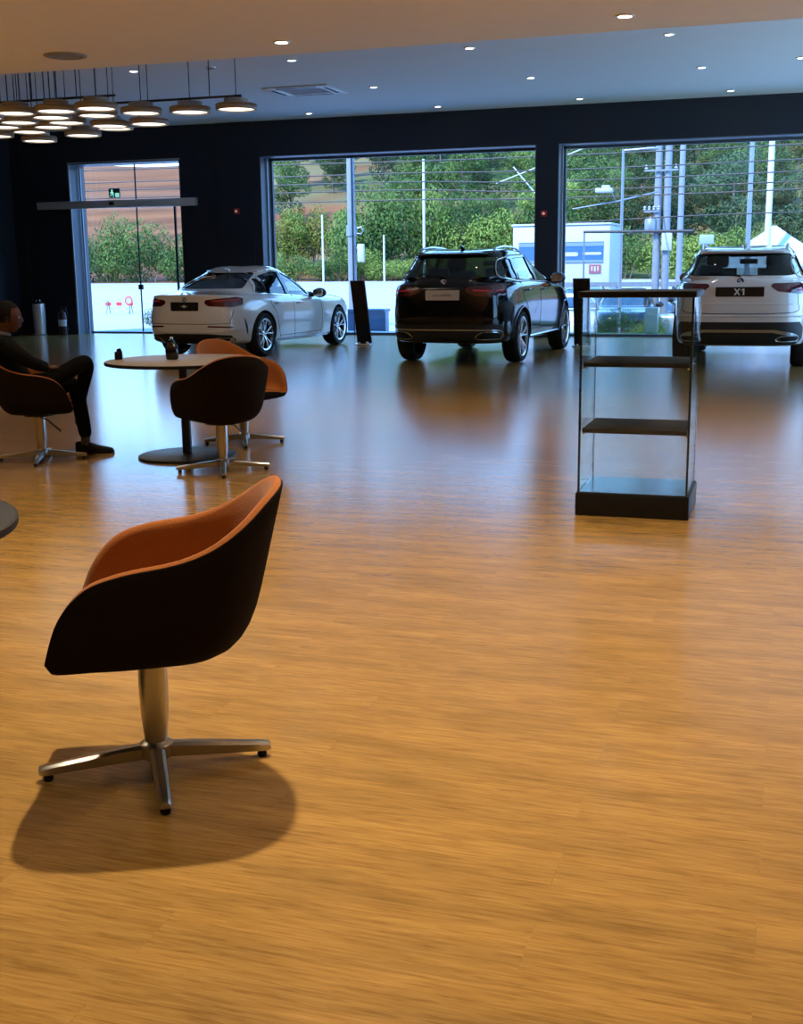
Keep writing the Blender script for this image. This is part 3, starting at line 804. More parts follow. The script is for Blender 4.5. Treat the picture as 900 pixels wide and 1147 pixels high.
class Car:
    def __init__(s, spec):
        s.sp = spec
        R = [ring(*r) for r in spec['rings']]
        n = len(R[0]); rows_ = []
        cre = spec.get('crease', ())
        for i in range(len(R) - 1):
            for k in range(3):
                t = k / 3; row = []
                for j in range(n):
                    p1, p2 = R[i][j], R[i + 1][j]
                    p0 = R[i - 1][j] if i > 0 and i not in cre else p1 * 2 - p2
                    p3 = R[i + 2][j] if i + 2 < len(R) and (i + 1) not in cre else p2 * 2 - p1
                    row.append(.5 * ((2 * p1) + (p2 - p0) * t + (2 * p0 - 5 * p1 + 4 * p2 - p3) * t * t + (3 * p1 - p0 - 3 * p2 + p3) * t ** 3))
                rows_.append(row)
        rows_.append(R[-1])
        mb = MB(); mb.grid(rows_, True); N = len(mb.v)
        mb.v.append(sum(rows_[0], V()) / n); mb.v.append(sum(rows_[-1], V()) / n + V((0, 0, .006)))
        L0 = (len(rows_) - 1) * n
        for j in range(n):
            mb.f.append([(j + 1) % n, j, N]); mb.f.append([L0 + j, L0 + (j + 1) % n, N + 1]); mb.m += [0, 0]
        s.hull = mb
        bm = bmesh.new(); vs = [bm.verts.new(p) for p in mb.v]
        for f in mb.f: bm.faces.new([vs[i] for i in f])
        bmesh.ops.recalc_face_normals(bm, faces=bm.faces)
        bm.normal_update(); s.bm = bm
        s.bvh = BVHTree.FromBMesh(bm)
    # ------------- projection of outlines onto the hull
    def hit(s, mode, u, z):
        if mode in ('L', 'R'):
            sg = 1 if mode == 'L' else -1
            o, d = V((u, sg * 3, z)), V((0, -sg, 0))
        elif mode == 'B': o, d = V((-6, u, z)), V((1, 0, 0))
        elif mode == 'F': o, d = V((6, u, z)), V((-1, 0, 0))
        elif mode == 'T': o, d = V((u, z, 4)), V((0, 0, -1))
        elif mode == 'P':   # wraps round the tail: u is the offset read on the rear plane, seen from an axis inside the body
            xc = s.sp['rear'] + 1.25; q = V((s.sp['rear'] - xc, u, 0)).normalized(); c = V((xc, 0, z))
            o, d = c + q * 5, -q
        elif mode == 'N':   # the same round the nose
            xc = s.sp['front'] - 1.25; q = V((s.sp['front'] - xc, u, 0)).normalized(); c = V((xc, 0, z)); o, d = c + q * 5, -q
        loc, nrm, i, dist = s.bvh.ray_cast(o, d)
        if loc is None:
            loc, nrm, i, dist = s.bvh.find_nearest(o + d * 2.2)
        if nrm.dot(d) > 0: nrm = -nrm
        return loc, nrm
    def patch(s, mb, mode, poly, off=.004, step=.06, skirt=.012, smooth_edge=0):
        P = [V((a, b)) for a, b in poly]
        if smooth_edge:
            P = [p.to_2d() for p in catmull([V((p.x, p.y, 0)) for p in P], smooth_edge, True)]
        B = []
        for i in range(len(P)):
            a, b = P[i], P[(i + 1) % len(P)]; k = max(1, int((b - a).length / step))
            B += [a.lerp(b, j / k) for j in range(k)]
        nb = len(B); pts = list(B)
        x0, x1 = min(p.x for p in B), max(p.x for p in B); y0, y1 = min(p.y for p in B), max(p.y for p in B)
        def inside(q):
            c = False
            for i in range(nb):
                a, b = B[i], B[i - 1]
                if (a.y > q.y) != (b.y > q.y) and q.x < (b.x - a.x) * (q.y - a.y) / (b.y - a.y) + a.x: c = not c
            return c
        y = y0 + step / 2
        while y < y1:
            x = x0 + step / 2
            while x < x1:
                q = V((x, y))
                if inside(q) and min((q - b).length for b in B) > step * .4: pts.append(q)
                x += step
            y += step
        vo, ed, fo, *_ = delaunay_2d_cdt(pts, [(i, (i + 1) % nb) for i in range(nb)], [], 1, 1e-6)
        vs = []
        for q in vo:
            l, nr = s.hit(mode, q.x, q.y); vs.append((l + nr * off, nr))
        base = len(mb.v)
        mb.add([v for v, _ in vs], fo)
        if skirt:
            # sides going back into the body
            from collections import Counter
            ec = Counter()
            for f in fo:
                for i in range(len(f)): ec[tuple(sorted((f[i], f[(i + 1) % len(f)])))] += 1
            for (a, b), c in ec.items():
                if c == 1:
                    k = len(mb.v); mb.v += [vs[a][0] - vs[a][1] * skirt, vs[b][0] - vs[b][1] * skirt]
                    mb.f.append([base + a, base + b, k + 1, k]); mb.m.append(mb.mi)
        return mb
    def line(s, mb, mode, pts, r, off=.0, closed=False, sub=0, step=.05):
        P = [V((a, b, 0)) for a, b in pts]
        if sub: P = catmull(P, sub, closed)
        Q = []
        for i in range(len(P) if closed else len(P) - 1):
            a, b = P[i], P[(i + 1) % len(P)]; k = max(1, int((b - a).length / step)); Q += [a.lerp(b, j / k) for j in range(k)]
        if not closed: Q.append(P[-1])
        W = []
        for q in Q:
            l, nr = s.hit(mode, q.x, q.y); W.append(l + nr * off)
        mb.tube(W, r, 6, closed); return mb

def round_poly(poly, r=.05, n=4):
    out = []; k = len(poly)
    for i in range(k):
        p, a, b = V(poly[i]), V(poly[i - 1]), V(poly[(i + 1) % k])
        da, db = (a - p), (b - p); rr = min(r, da.length * .45, db.length * .45)
        s, e = p + da.normalized() * rr, p + db.normalized() * rr
        for j in range(n + 1):
            t = j / n; q = s * (1 - t) ** 2 + p * 2 * t * (1 - t) + e * t * t; out.append((q.x, q.y))
    return out
def mir(poly): return [(-a, b) for a, b in poly][::-1]

def make_wheel(parent, x, y, R, width, side, rim_r, style, spoke_mat):
    """side +1: outer face towards +y"""
    T_ = lambda p: V((x + p[0], y + side * p[2], R + p[1]))
    w = width / 2
    mb = MB().lathe([(rim_r, -w * .86), (R * .93, -w), (R * .985, -w * .8), (R, -w * .4), (R, w * .4), (R * .985, w * .8), (R * .93, w), (rim_r + .01, w * .90), (rim_r - .004, w * .84), (rim_r - .012, w * .4), (rim_r - .012, -w * .5)], 48, T_, close=True)
    tyre = mb.build('wheel', M['tyre'], parent)
    mb = MB().lathe([(rim_r - .022, w * .55), (rim_r - .018, w * .86), (rim_r + .004, w * .93), (rim_r + .004, w * .80), (rim_r - .010, w * .5)], 48, T_, close=True)
    ns = 5
    for k in range(ns):
        for dd in ((-.16, .16) if style != 'single' else (0,)):
            a0 = 2 * pi * k / ns + .3; a1 = a0 + dd * (1.55 if style == 'y' else .9); aa = a0 + dd * .35
            def rowp(r, a, hw, zc, th):
                c, s_ = cos(a), sin(a)
                return [T_((r * c - s_ * q, r * s_ + c * q, zc + t)) for q, t in ((-hw, 0), (hw, 0), (hw * .7, th), (-hw * .7, th))]
            hw = .014 if style != 'single' else .034
            mb.grid([rowp(.035, aa, hw * 1.1, w * .42, .028), rowp(rim_r * .45, aa * .4 + a1 * .6, hw, w * .58, .026), rowp(rim_r - .012, a1, hw * .95, w * .70, .022)], True)
    mb.lathe([(0, w * .42), (.060, w * .44), (.062, w * .60), (.045, w * .66), (0, w * .66)], 20, T_)
    mb.build('alloy_rim', spoke_mat, tyre, smooth=30)
    MB().lathe([(0, w * .05), (rim_r - .02, w * .05), (rim_r - .02, w * .12), (0, w * .12)], 32, T_).build('wheel_back', M['dark_alloy'], tyre)
    MB().lathe([(.05, w * .16), (rim_r * .68, w * .16), (rim_r * .68, w * .24), (.05, w * .24)], 32, T_, close=True).build('brake_disc', M['steel'], tyre)
    return tyre

def badge(parent, c, nrm_x, r, mats=True):
    """round badge with quartered centre facing -x"""
    f = lambda p: V((c[0] - p[2], c[1] - p[0], c[2] + p[1]))
    b_ = MB().lathe([(0, 0), (r, 0), (r, .006), (r * .9, .008), (0, .008)], 24, f).build('round_badge', M['chrome'], parent)
    MB().lathe([(r * .62, .0085), (r * .90, .0085), (r * .90, .0095), (r * .62, .0095)], 24, f, close=True).build('badge_ring', M['black_gloss'], b_)
    for q, m_ in enumerate((M['badge_blue'], M['letter'])):
        mb = MB()
        for k in (q, q + 2):
            mb.prism([(0, 0)] + [(r * .6 * cos(a), r * .6 * sin(a)) for a in [pi / 2 * k + pi / 2 * i / 6 for i in range(7)]], .0085, .0095, f)
        mb.build('badge_quarters', m_, b_, smooth=0)
    return b_

def build_car(sp, name, label, group=None, simple=False):
    car = Car(sp); e = empty(name, label=label, cat='car', group=group)
    col_m = sp['paint']
    # ---- double-walled shell with real window and wheel openings
    bm = car.bm; nv = len(bm.verts); bm.verts.ensure_lookup_table()
    me = bpy.data.meshes.new('body')
    vs = [v.co.copy() for v in bm.verts]; inn = [v.co - v.normal * .035 for v in bm.verts]
    fs = [[v.index for v in f.verts] for f in bm.faces]
    me.from_pydata([tuple(p) for p in vs + inn], [], fs + [[i + nv for i in f[::-1]] for f in fs])
    me.materials.append(col_m); me.materials.append(M['cabin'])
    me.polygons.foreach_set('material_index', [0] * len(fs) + [1] * len(fs))
    body = bpy.data.objects.new('body', me); col.objects.link(body); body.parent = e
    cut = MB()
    for poly in sp['side_windows']:
        P = round_poly(poly, .045)
        cut.prism(P, .25, 1.3, lambda p: V((p[0], p[2], p[1]))); cut.prism(P, -1.3, -.25, lambda p: V((p[0], p[2], p[1])))
    x0, x1 = sp['rear_cut']; cut.prism(round_poly(sp['rear_window'], .06), x0, x1, lambda p: V((p[2], p[0], p[1])))
    x0, x1 = sp['front_cut']; cut.prism(round_poly(sp['windshield'], .06), x0, x1, lambda p: V((p[2], p[0], p[1])))
    WR = sp['tyre_r']; AR = WR + sp.get('arch_gap', .045)
    for ax_ in (sp['ax_r'], sp['ax_f']):
        for sg in (-1, 1):
            P = [(AR * cos(a), AR * sin(a)) for a in [2 * pi * i / 40 for i in range(40)]]
            cut.prism(P, .52 * sg, 1.3 * sg, lambda p: V((ax_ + p[0], p[2], WR + p[1])))
    cu = cut.build('cutter', M['cabin'], smooth=0)
    md = body.modifiers.new('b', 'BOOLEAN'); md.object = cu; md.operation = 'DIFFERENCE'; md.solver = 'EXACT'; md.use_self = True
    dg = bpy.context.evaluated_depsgraph_get()
    me2 = bpy.data.meshes.new_from_object(body.evaluated_get(dg)); body.modifiers.clear(); body.data = me2; me2.name = 'body'
    bpy.data.objects.remove(cu)
    while len(me2.materials) > 2: me2.materials.pop()
    me2.shade_smooth(); me2.set_sharp_from_angle(angle=radians(32))
    # ---- glass
    g = MB()
    for sg in 'LR':
        for i, poly in enumerate(sp['side_windows']):
            mb = MB(); car.patch(mb, sg, round_poly(poly, .045), -.012, .09, 0); o = mb.build('side_window', sp['glass_side'], e, smooth=80)
    mb = MB(); car.patch(mb, 'B', round_poly(sp['rear_window'], .06), -.010, .09, 0); mb.build('rear_window', sp['glass_rear'], e, smooth=80)
    mb = MB(); car.patch(mb, 'F', round_poly(sp['windshield'], .06), -.010, .09, 0); mb.build('windshield', sp['glass_front'], e, smooth=80)
    # ---- trim round the side glass, window frames
    for sg in 'LR':
        mb = MB(); car.line(mb, sg, round_poly(sp['dlo'], .08), .010, .002, closed=True); mb.build('window_trim', sp['trim'], e)
        if not simple:
            for sm in sp['pillars']:
                mb = MB(); car.patch(mb, sg, sm, .003, .06, .01); mb.build('pillar_cover', M['black_gloss'], e, smooth=70)
            mb = MB()
            for ln in sp['seams']: car.line(mb, sg, ln, .0045, -.001, sub=4)
            mb.build('door_gaps', M['seam'], e)
            for hx, hz in sp['handles']:
                l, nr = car.hit(sg, hx, hz); sgn = 1 if sg == 'L' else -1
                mb = MB().tube([l + V((-.11, 0, -.002)), l + V((-.085, sgn * .028, 0)), l + V((.085, sgn * .028, 0)), l + V((.11, 0, .002))], [.010, .014, .014, .010], 8); mb.build('door_handle', sp.get('handle_mat', col_m), e, smooth=60)
        # mirror
        l, nr = car.hit(sg, *sp['mirror']); sgn = 1 if sg == 'L' else -1
        mb = MB(); c = l + V((.04, sgn * .16, .05))
        mb.sphere(c, (.085, .125, .085), 16, 10); mi_ = mb.build('mirror', sp['mirror_mat'], e, smooth=80)
        MB().tube([l - V((0, sgn * .03, 0)), c], [.035, .03], 8).build('mirror_arm', M['black_matt'], mi_)
        MB().add([], []) if False else None
        MB().prism(rrect(.19, .12, .04, 4), 0, .006, lambda p: c + V((-.078 - p[2], p[0], p[1]))).build('mirror_glass', M['chrome'], mi_, smooth=0)
    # ---- wheels
    for ax_ in (sp['ax_r'], sp['ax_f']):
        for sg in (-1, 1): make_wheel(e, ax_, sg * sp['track'], WR, .24, sg, sp['rim_r'], sp.get('spokes', 'y'), sp.get('rim_mat', M['alloy']))
    # arch lips
    if sp.get('arch_lips'):
        for sg in 'LR':
            for ax_ in (sp['ax_r'], sp['ax_f']):
                mb = MB(); pts = [(ax_ + (AR + .012) * cos(a), WR + (AR + .012) * sin(a)) for a in [radians(-22 + 224 * i / 26) for i in range(27)]]
                car.line(mb, sg, pts, .022, .0); mb.build('arch_trim', sp['arch_lips'], e)
    # ---- generic patches: tail lamps, lower panels, reflectors
    for it in sp['patches']:
        nm, mode, poly, m_, off, rr = it[:6]
        for pl, md_ in ((poly, mode),) + (((mir(poly), mode),) if (len(it) > 6 and it[6] == 'mirror' and mode in 'PBFN') else ((poly, 'R' if mode == 'L' else 'L'),) if (len(it) > 6 and it[6] == 'mirror') else ()):
            mb = MB(); car.patch(mb, md_, round_poly(pl, rr) if rr else pl, off, .07, .03); mb.build(nm, m_, e, smooth=60)
    for nm, mode, pts, r, m_, closed in sp['lines']:
        mb = MB(); car.line(mb, mode, pts, r, .0, closed=closed, sub=3); mb.build(nm, m_, e)
    # ---- cabin: floor, seats with headrests, dash, wheel, mirror
    if not simple:
        zs = sp['seat_z']
        MB().box2((sp['ax_r'] + .1, -.62, .28), (sp['ax_f'] - .5, .62, .33)).build('cabin_floor', M['cabin'], e, smooth=0)
        for sx in (-1, 1):
            mb = MB().bbox((.05, sx * .36, zs), (.52, .5, .16), .06)
            mb.prism(rrect(.14, .62, .06, 4), -.27, .27, lambda p: V((-.25 + p[0] - .25 * p[1], sx * .42 + p[2], zs + .36 + p[1])))
            seat = mb.build('front_seat', M['cabin'], e)
            MB().bbox((-.37, sx * .42, zs + .77), (.12, .32, .19), .05).box((-.36, sx * .42, zs + .66), (.02, .12, .1)).build('headrest', M['cabin'], seat)
        mb = MB().bbox((-.80, 0, zs), (.5, 1.2, .16), .06); mb.prism(rrect(.14, .55, .05, 4), -.6, .6, lambda p: V((-1.08 + p[0] - .3 * p[1], p[2], zs + .30 + p[1])))
        for y_ in (-.45, .45): mb.bbox((-1.18, y_, zs + .63), (.11, .34, .17), .05)
        mb.build('rear_bench', M['cabin'], e)
        MB().bbox((.72, 0, sp['belt'] - .07), (.42, 1.3, .20), .05).build('dashboard', M['cabin'], e)
        MB().lathe([(.165, -.012), (.19, -.012), (.19, .012), (.165, .012)], 24, lambda p: V((.42 + p[2] + p[1] * .3, .36 + p[0], sp['belt'] - .03 + p[1])), close=True).build('steering_wheel', M['black_matt'], e)
        MB().bbox((sp['rv'][0], 0, sp['rv'][1]), (.03, .26, .075), .012).tube([(sp['rv'][0], 0, sp['rv'][1]), (sp['rv'][0] + .1, 0, sp['rv'][1] + .09)], .01, 6).build('rear_view_mirror', M['black_matt'], e)
    return e, car

def plate(e, car, z, w_, h_, m_, text=None, marks=None):
    l, nr = car.hit('B', 0, z); x = l.x - .008
    f = lambda p: V((x - p[2], -p[0], z + p[1]))
    p_ = MB().prism(rrect(w_, h_, .012, 3), -.03, .008, f).build('number_plate', m_, e, smooth=0)
    MT = Matrix.Translation((x - .010, 0, z)) @ Matrix(((0, 0, -1, 0), (-1, 0, 0, 0), (0, 1, 0, 0), (0, 0, 0, 1)))
    if text: text_mesh('lettering', text[0], text[1], M['letter'], p_, MT, .004)
    if marks:
        mb = MB()
        for (a, b, ww, hh) in marks: mb.prism(rrect(ww, hh, min(ww, hh) * .3, 2, a, b), .008, .0095, f)
        mb.build('printed_marks', marks_mat[0], p_, smooth=0)
    return p_
marks_mat = [M['letter']]

# ------------------------------------------------------------------ white saloon
S_WHITE = paint('white_paint', (.82, .81, .78))
sed_win = [[(-1.44, 1.015), (-1.20, .985), (-1.13, 1.245), (-1.22, 1.235)], [(-1.14, .98), (-.44, .955), (-.48, 1.345), (-.66, 1.355), (-1.06, 1.275)], [(-.33, .95), (.44, .925), (.38, .98), (-.10, 1.26), (-.37, 1.345)]]
sedan = dict(paint=S_WHITE, rear=-2.44, front=2.38,
  rings=[((.21, .20, .22), -2.10, 2.05, .76, 5, 5, 0), ((.27, .215, .25), -2.32, 2.24, .87, 5.4, 5, 0), ((.42, .40, .42), -2.42, 2.34, .905, 5.4, 4.8, 0),
         ((.60, .58, .56), -2.435, 2.38, .917, 5.2, 4.8, 0), ((.76, .74, .68), -2.43, 2.36, .912, 5.0, 4.6, 0), ((.90, .865, .80), -2.42, 2.28, .895, 4.8, 4.2, 0),
         ((.985, .91, .865), -2.43, 2.10, .865, 4.6, 3.8, 0), ((1.00, .935, .90), -2.39, 1.85, .845, 4.4, 3.6, -.1), ((1.03, .95, .93), -2.02, 1.25, .815, 3.6, 3.4, -.2), ((1.06, .97, .95), -1.80, .86, .795, 4.0, 4.0, -.3),
         ((1.13, 1.10, 1.08), -1.62, .55, .745, 4.2, 4.2, -.4), ((1.25, 1.245, 1.23), -1.26, .17, .665, 4.2, 4.2, -.4), ((1.345, 1.365, 1.345), -.93, -.14, .585, 4, 4, -.5), ((1.40, 1.432, 1.40), -.74, -.28, .49, 3.6, 3.6, -.45), ((1.435, 1.45, 1.435), -.60, -.38, .25, 3, 3, -.45)],
  crease=(7,), side_windows=sed_win, dlo=[(-1.50, 1.01), (.52, .905), (.40, 1.0), (-.09, 1.295), (-.38, 1.38), (-.64, 1.39), (-1.06, 1.315), (-1.30, 1.225)],
  rear_window=[(-.60, 1.085), (.60, 1.085), (.46, 1.335), (-.46, 1.335)], windshield=[(-.70, 1.00), (.70, 1.00), (.53, 1.335), (-.53, 1.335)], rear_cut=(-3, -.80), front_cut=(-.20, 3),
  tyre_r=.345, rim_r=.255, ax_r=-1.44, ax_f=1.44, track=.795, glass_side=M['mid_tint'], glass_rear=M['dark_tint'], glass_front=M['clear_tint'], trim=M['chrome'],
  pillars=[[(-.46, .955), (-.34, .95), (-.38, 1.345), (-.49, 1.345)], [(-1.20, .985), (-1.145, .98), (-1.07, 1.27), (-1.13, 1.245)]],
  seams=[[(-.40, .93), (-.40, .60), (-.38, .36), (-.36, .26)], [(.66, .87), (.70, .62), (.69, .40), (.66, .26)], [(-1.18, .96), (-1.19, .82), (-1.05, .70), (-.99, .52), (-.93, .36), (-.88, .26)], [(-.92, .30), (.66, .30)]],
  handles=[(-.98, .845), (-.20, .825)], mirror=(.38, .92), mirror_mat=M['black_gloss'], seat_z=.42, belt=.95, rv=(.15, 1.22),
  patches=[('tail_light', 'P', [(.36, .875), (.44, .825), (.90, .81), (1.24, .84), (1.28, .94), (1.02, .965), (.60, .945), (.38, .925)], M['tail_red'], .006, .03, 'mirror'),
           ('light_bar', 'P', [(.50, .90), (1.12, .912), (1.12, .927), (.50, .916)], M['tail_bright'], .010, 0, 'mirror'),
           ('diffuser', 'P', [(-.86, .23), (.86, .23), (.98, .30), (.86, .37), (.40, .395), (-.40, .395), (-.86, .37), (-.98, .30)], M['clad'], .008, .02),
           ('plate_recess', 'P', [(-.34, .75), (.34, .75), (.38, .89), (-.38, .89)], S_WHITE, .003, .03),
           ('exhaust_trim', 'P', [(.50, .265), (.82, .275), (.88, .335), (.56, .345)], M['chrome'], .018, .02, 'mirror'),
           ('exhaust_outlet', 'P', [(.55, .282), (.79, .290), (.83, .322), (.60, .330)], M['black_matt'], .024, .015, 'mirror'),
           ('reflector', 'P', [(.40, .500), (.92, .487), (.92, .508), (.42, .525)], M['tail_red'], .005, 0, 'mirror'),
           ('air_slit', 'P', [(1.36, .42), (1.44, .36), (1.42, .50), (1.30, .62), (1.26, .63)], M['clad'], .004, 0, 'mirror'),
           ('sill_trim', 'L', [(-1.02, .215), (1.02, .215), (1.03, .255), (-1.03, .255)], M['alloy'], .010, 0, 'mirror')],
  lines=[('boot_gap', 'P', [(-.93, .76), (-.84, .60), (-.70, .555), (.70, .555), (.84, .60), (.93, .76)], .005, M['seam'], False), ('bumper_crease', 'P', [(-1.0, .46), (-.4, .425), (.4, .425), (1.0, .46)], .010, S_WHITE, False), ('boot_lip', 'P', [(-.80, .965), (-.4, .995), (.4, .995), (.80, .965)], .012, S_WHITE, False)])
car1, C1 = build_car(sedan, 'saloon_car', 'white saloon car seen from its rear right, nearest the entrance door')
plate(car1, C1, .825, .50, .135, M['plate_black'], marks=[(0, 0, .05, .045), (.0, .0, .12, .012)])
badge(car1, (C1.hit('B', 0, .935)[0].x - .002, 0, .935), -1, .036)
MB().tube([(-1.0, 0, 1.365), (-1.08, 0, 1.40), (-1.16, 0, 1.405)], [.03, .022, .005], 8).build('roof_fin', S_WHITE, car1)
car1.location = (-8.95, 19.50, 0); car1.rotation_euler = (0, 0, radians(90 - 4))

# ------------------------------------------------------------------ SUVs
def suv_spec(pm, roof=1.655, L_r=-2.40, L_f=2.28, w=.945, **kw):
    k = roof / 1.655; q = w / .945; dr = (L_r + 2.40) * .9
    def z(a, b=None, c=None): b = a if b is None else b; c = a if c is None else c; return (a * k, b * k, c * k)
    d = dict(paint=pm, rear=L_r, front=L_f,
      rings=[(z(.30), L_r + .35, L_f - .30, .80 * q, 5, 4, 0), (z(.34), L_r + .10, L_f - .10, .905 * q, 5.4, 5, 0), (z(.50), L_r + .02, L_f - .02, .93 * q, 5.4, 5, 0),
         (z(.68), L_r, L_f, .940 * q, 5.4, 5, 0), (z(.86, .84, .82), L_r + .01, L_f - .02, .945 * q, 5.2, 4.8, 0), (z(1.06, 1.03, .96), L_r + .03, L_f - .10, .93 * q, 5, 4.4, 0),
         (z(1.15, 1.11, 1.04), L_r + .06, L_f - .30, .905 * q, 4.8, 4, 0), (z(1.20, 1.14, 1.08), L_r + .09, L_f - .60, .885 * q, 3.5, 3, -.2), (z(1.225, 1.165, 1.12), L_r + .12, L_f - 1.15, .865 * q, 4, 4, -.4),
         (z(1.27, 1.235, 1.19), L_r + .15, L_f - 1.35, .84 * q, 4.4, 4.2, -.5), (z(1.35), L_r + .27, L_f - 1.78, .775 * q, 4.6, 4.4, -.6), (z(1.48, 1.50, 1.48), L_r + .38, L_f - 2.12, .705 * q, 4.6, 4.4, -.7),
         (z(1.565, 1.60, 1.56), L_r + .44, L_f - 2.38, .645 * q, 4.4, 4.2, -.8), (z(1.61, 1.645, 1.61), L_r + .60, L_f - 2.6, .56 * q, 4, 4, -.9), (z(1.635, 1.66, 1.64), L_r + .95, L_f - 2.9, .35 * q, 3, 3, -.9)],
      crease=(8,), tyre_r=.368, rim_r=.275, ax_r=-1.40, ax_f=1.42, track=.815 * q,
      side_windows=[[(-1.98 + dr, 1.255 * k), (-1.42 + dr, 1.215 * k), (-1.34 + dr, 1.50 * k), (-1.50 + dr, 1.505 * k), (-1.78 + dr, 1.46 * k)], [(-1.33 + dr, 1.21 * k), (-.42, 1.185 * k), (-.46, 1.535 * k), (-1.24 + dr, 1.51 * k)], [(-.31, 1.18 * k), (.62, 1.165 * k), (.30, 1.36 * k), (-.02, 1.50 * k), (-.35, 1.535 * k)]],
      dlo=[(-2.04 + dr, 1.245 * k), (-1.45 + dr, 1.185 * k), (.72, 1.14 * k), (.33, 1.395 * k), (-.02, 1.535 * k), (-.40, 1.57 * k), (-1.30 + dr, 1.55 * k), (-1.80 + dr, 1.49 * k)],
      rear_window=[(-.76, 1.285 * k), (-.62, 1.25 * k), (.62, 1.25 * k), (.76, 1.285 * k), (.67, 1.47 * k), (.60, 1.545 * k), (-.60, 1.545 * k), (-.67, 1.47 * k)],
      windshield=[(-.74, 1.18 * k), (.74, 1.18 * k), (.58, 1.53 * k), (-.58, 1.53 * k)], rear_cut=(-3.2, L_r + .9), front_cut=(-.12, 3),
      trim=M['alloy'], pillars=[[(-.44, 1.185 * k), (-.32, 1.185 * k), (-.36, 1.535 * k), (-.47, 1.535 * k)], [(-1.42 + dr, 1.215 * k), (-1.335 + dr, 1.21 * k), (-1.245 + dr, 1.51 * k), (-1.335 + dr, 1.50 * k)]],
      seams=[[(-.38, 1.16 * k), (-.38, .70), (-.36, .42)], [(.86, 1.06 * k), (.90, .75), (.88, .42)], [(-1.36, 1.19 * k), (-1.36, .95), (-1.18, .83), (-1.05, .66), (-.96, .42)], [(-.95, .46), (.86, .46)]],
      handles=[(-1.12, 1.05 * k), (-.15, 1.04 * k)], mirror=(.58, 1.15 * k), mirror_mat=M['black_gloss'], seat_z=.66, belt=1.10 * k, rv=(.10, 1.44 * k), lines=[], patches=[])
    d.update(kw); return d
def suv_extras(e, car, sp, k, rails=True):
    for sg in (-1, 1):
        if rails:
            pts = []
            for x in (sp['rear'] + .78, -1.35, -1.1, -.6, -.2, .0):
                l, nr = car.hit('T', x, sg * .56); pts.append(l + V((0, 0, .034)))
            l0, _ = car.hit('T', sp['rear'] + .68, sg * .56); l1, _ = car.hit('T', .08, sg * .56)
            MB().tube(catmull([l0] + pts + [l1], 4), .018, 8).build('roof_rail', M['alloy'], e)
    # spoiler over the rear window, wiper, fin
    l, _ = car.hit('T', sp['rear'] + .52, 0); z = l.z
    mb = MB(); rows_ = []
    for y in [-.53 + 1.06 * i / 16 for i in range(17)]:
        xr_ = sp['rear'] + .38 + .09 * (abs(y) / .53) ** 3; row = []
        zt = car.hit('T', sp['rear'] + .72, y)[0].z - .02
        for x, dz in ((sp['rear'] + .80, .004), (sp['rear'] + .55, .010), (xr_ + .03, -.010), (xr_, -.022), (xr_ + .01, -.040), (sp['rear'] + .5, -.035)): row.append(V((x, y, zt + dz - .01)))
        rows_.append(row)
    mb.grid(rows_); mb.build('roof_spoiler', sp['paint'], e, smooth=60)
    l, nr = car.hit('B', 0, 1.25 * k)
    a = l + V((-.015, 0, 0)); l2, _ = car.hit('B', .42, 1.30 * k)
    MB().tube([a, a.lerp(l2 + V((-.02, 0, 0)), .5) + V((-.01, 0, 0)), l2 + V((-.015, 0, 0))], [.016, .010, .006], 6).build('rear_wiper', M['black_matt'], e)
    l, _ = car.hit('T', sp['rear'] + .95, 0); MB().tube([l + V((.06, 0, -.01)), l + V((.0, 0, .045)), l + V((-.08, 0, .055))], [.035, .022, .005], 8).build('roof_fin', sp['paint'], e)

S_BLACK = mat('black_paint', (.004, .004, .0045), .12, spec=.25, coat=.45, noise=.02)
lamp = [(.34, 1.05), (.50, .985), (.92, .975), (1.18, 1.00), (1.24, 1.12), (1.05, 1.145), (.60, 1.125), (.36, 1.105)]
sp2 = suv_spec(S_BLACK, glass_side=M['mid_tint'], glass_rear=thin_glass('rear_privacy_glass', (.10, .12, .11), 1.0), glass_front=M['clear_tint'], handle_mat=M['black_gloss'], tyre_r=.378, rim_r=.285,
  patches=[('tail_light', 'P', lamp, M['tail_red'], .008, .03, 'mirror'),
           ('light_bar', 'P', [(.46, 1.055), (.78, 1.045), (.78, 1.062), (.46, 1.075)], M['tail_bright'], .013, 0, 'mirror'), ('light_bar', 'P', [(.86, 1.045), (1.12, 1.06), (1.12, 1.077), (.86, 1.062)], M['tail_bright'], .013, 0, 'mirror'),
           ('lower_bumper', 'P', [(-.98, .35), (.98, .35), (1.10, .46), (1.04, .58), (-1.04, .58), (-1.10, .46)], M['clad'], .006, .03),
           ('exhaust_outlet', 'P', [(.56, .39), (.98, .39), (1.02, .43), (.90, .475), (.60, .475)], M['black_matt'], .016, .015, 'mirror')],
  lines=[('skid_strip', 'P', [(-1.10, .415), (-1.06, .47), (-.90, .505), (-.5, .512), (.5, .512), (.90, .505), (1.06, .47), (1.10, .415)], .016, M['alloy'], False),
         ('exhaust_trim', 'P', [(.52, .385), (.60, .475), (.92, .475), (1.04, .42), (.98, .385)], .010, M['chrome'], True), ('exhaust_trim', 'P', [(-.52, .385), (-.60, .475), (-.92, .475), (-1.04, .42), (-.98, .385)], .010, M['chrome'], True),
         ('tailgate_gap', 'P', [(-.90, 1.18), (-.88, .86), (-.78, .66), (.78, .66), (.88, .86), (.90, 1.18)], .006, M['seam'], False),
         ('reflector', 'P', [(.70, .585), (1.0, .58)], .008, M['tail_red'], False), ('reflector', 'P', [(-.70, .585), (-1.0, .58)], .008, M['tail_red'], False),
         ('sill_strip', 'L', [(-.95, .36), (.95, .36)], .016, M['alloy'], False), ('sill_strip', 'R', [(-.95, .36), (.95, .36)], .016, M['alloy'], False)], arch_lips=M['black_gloss'])
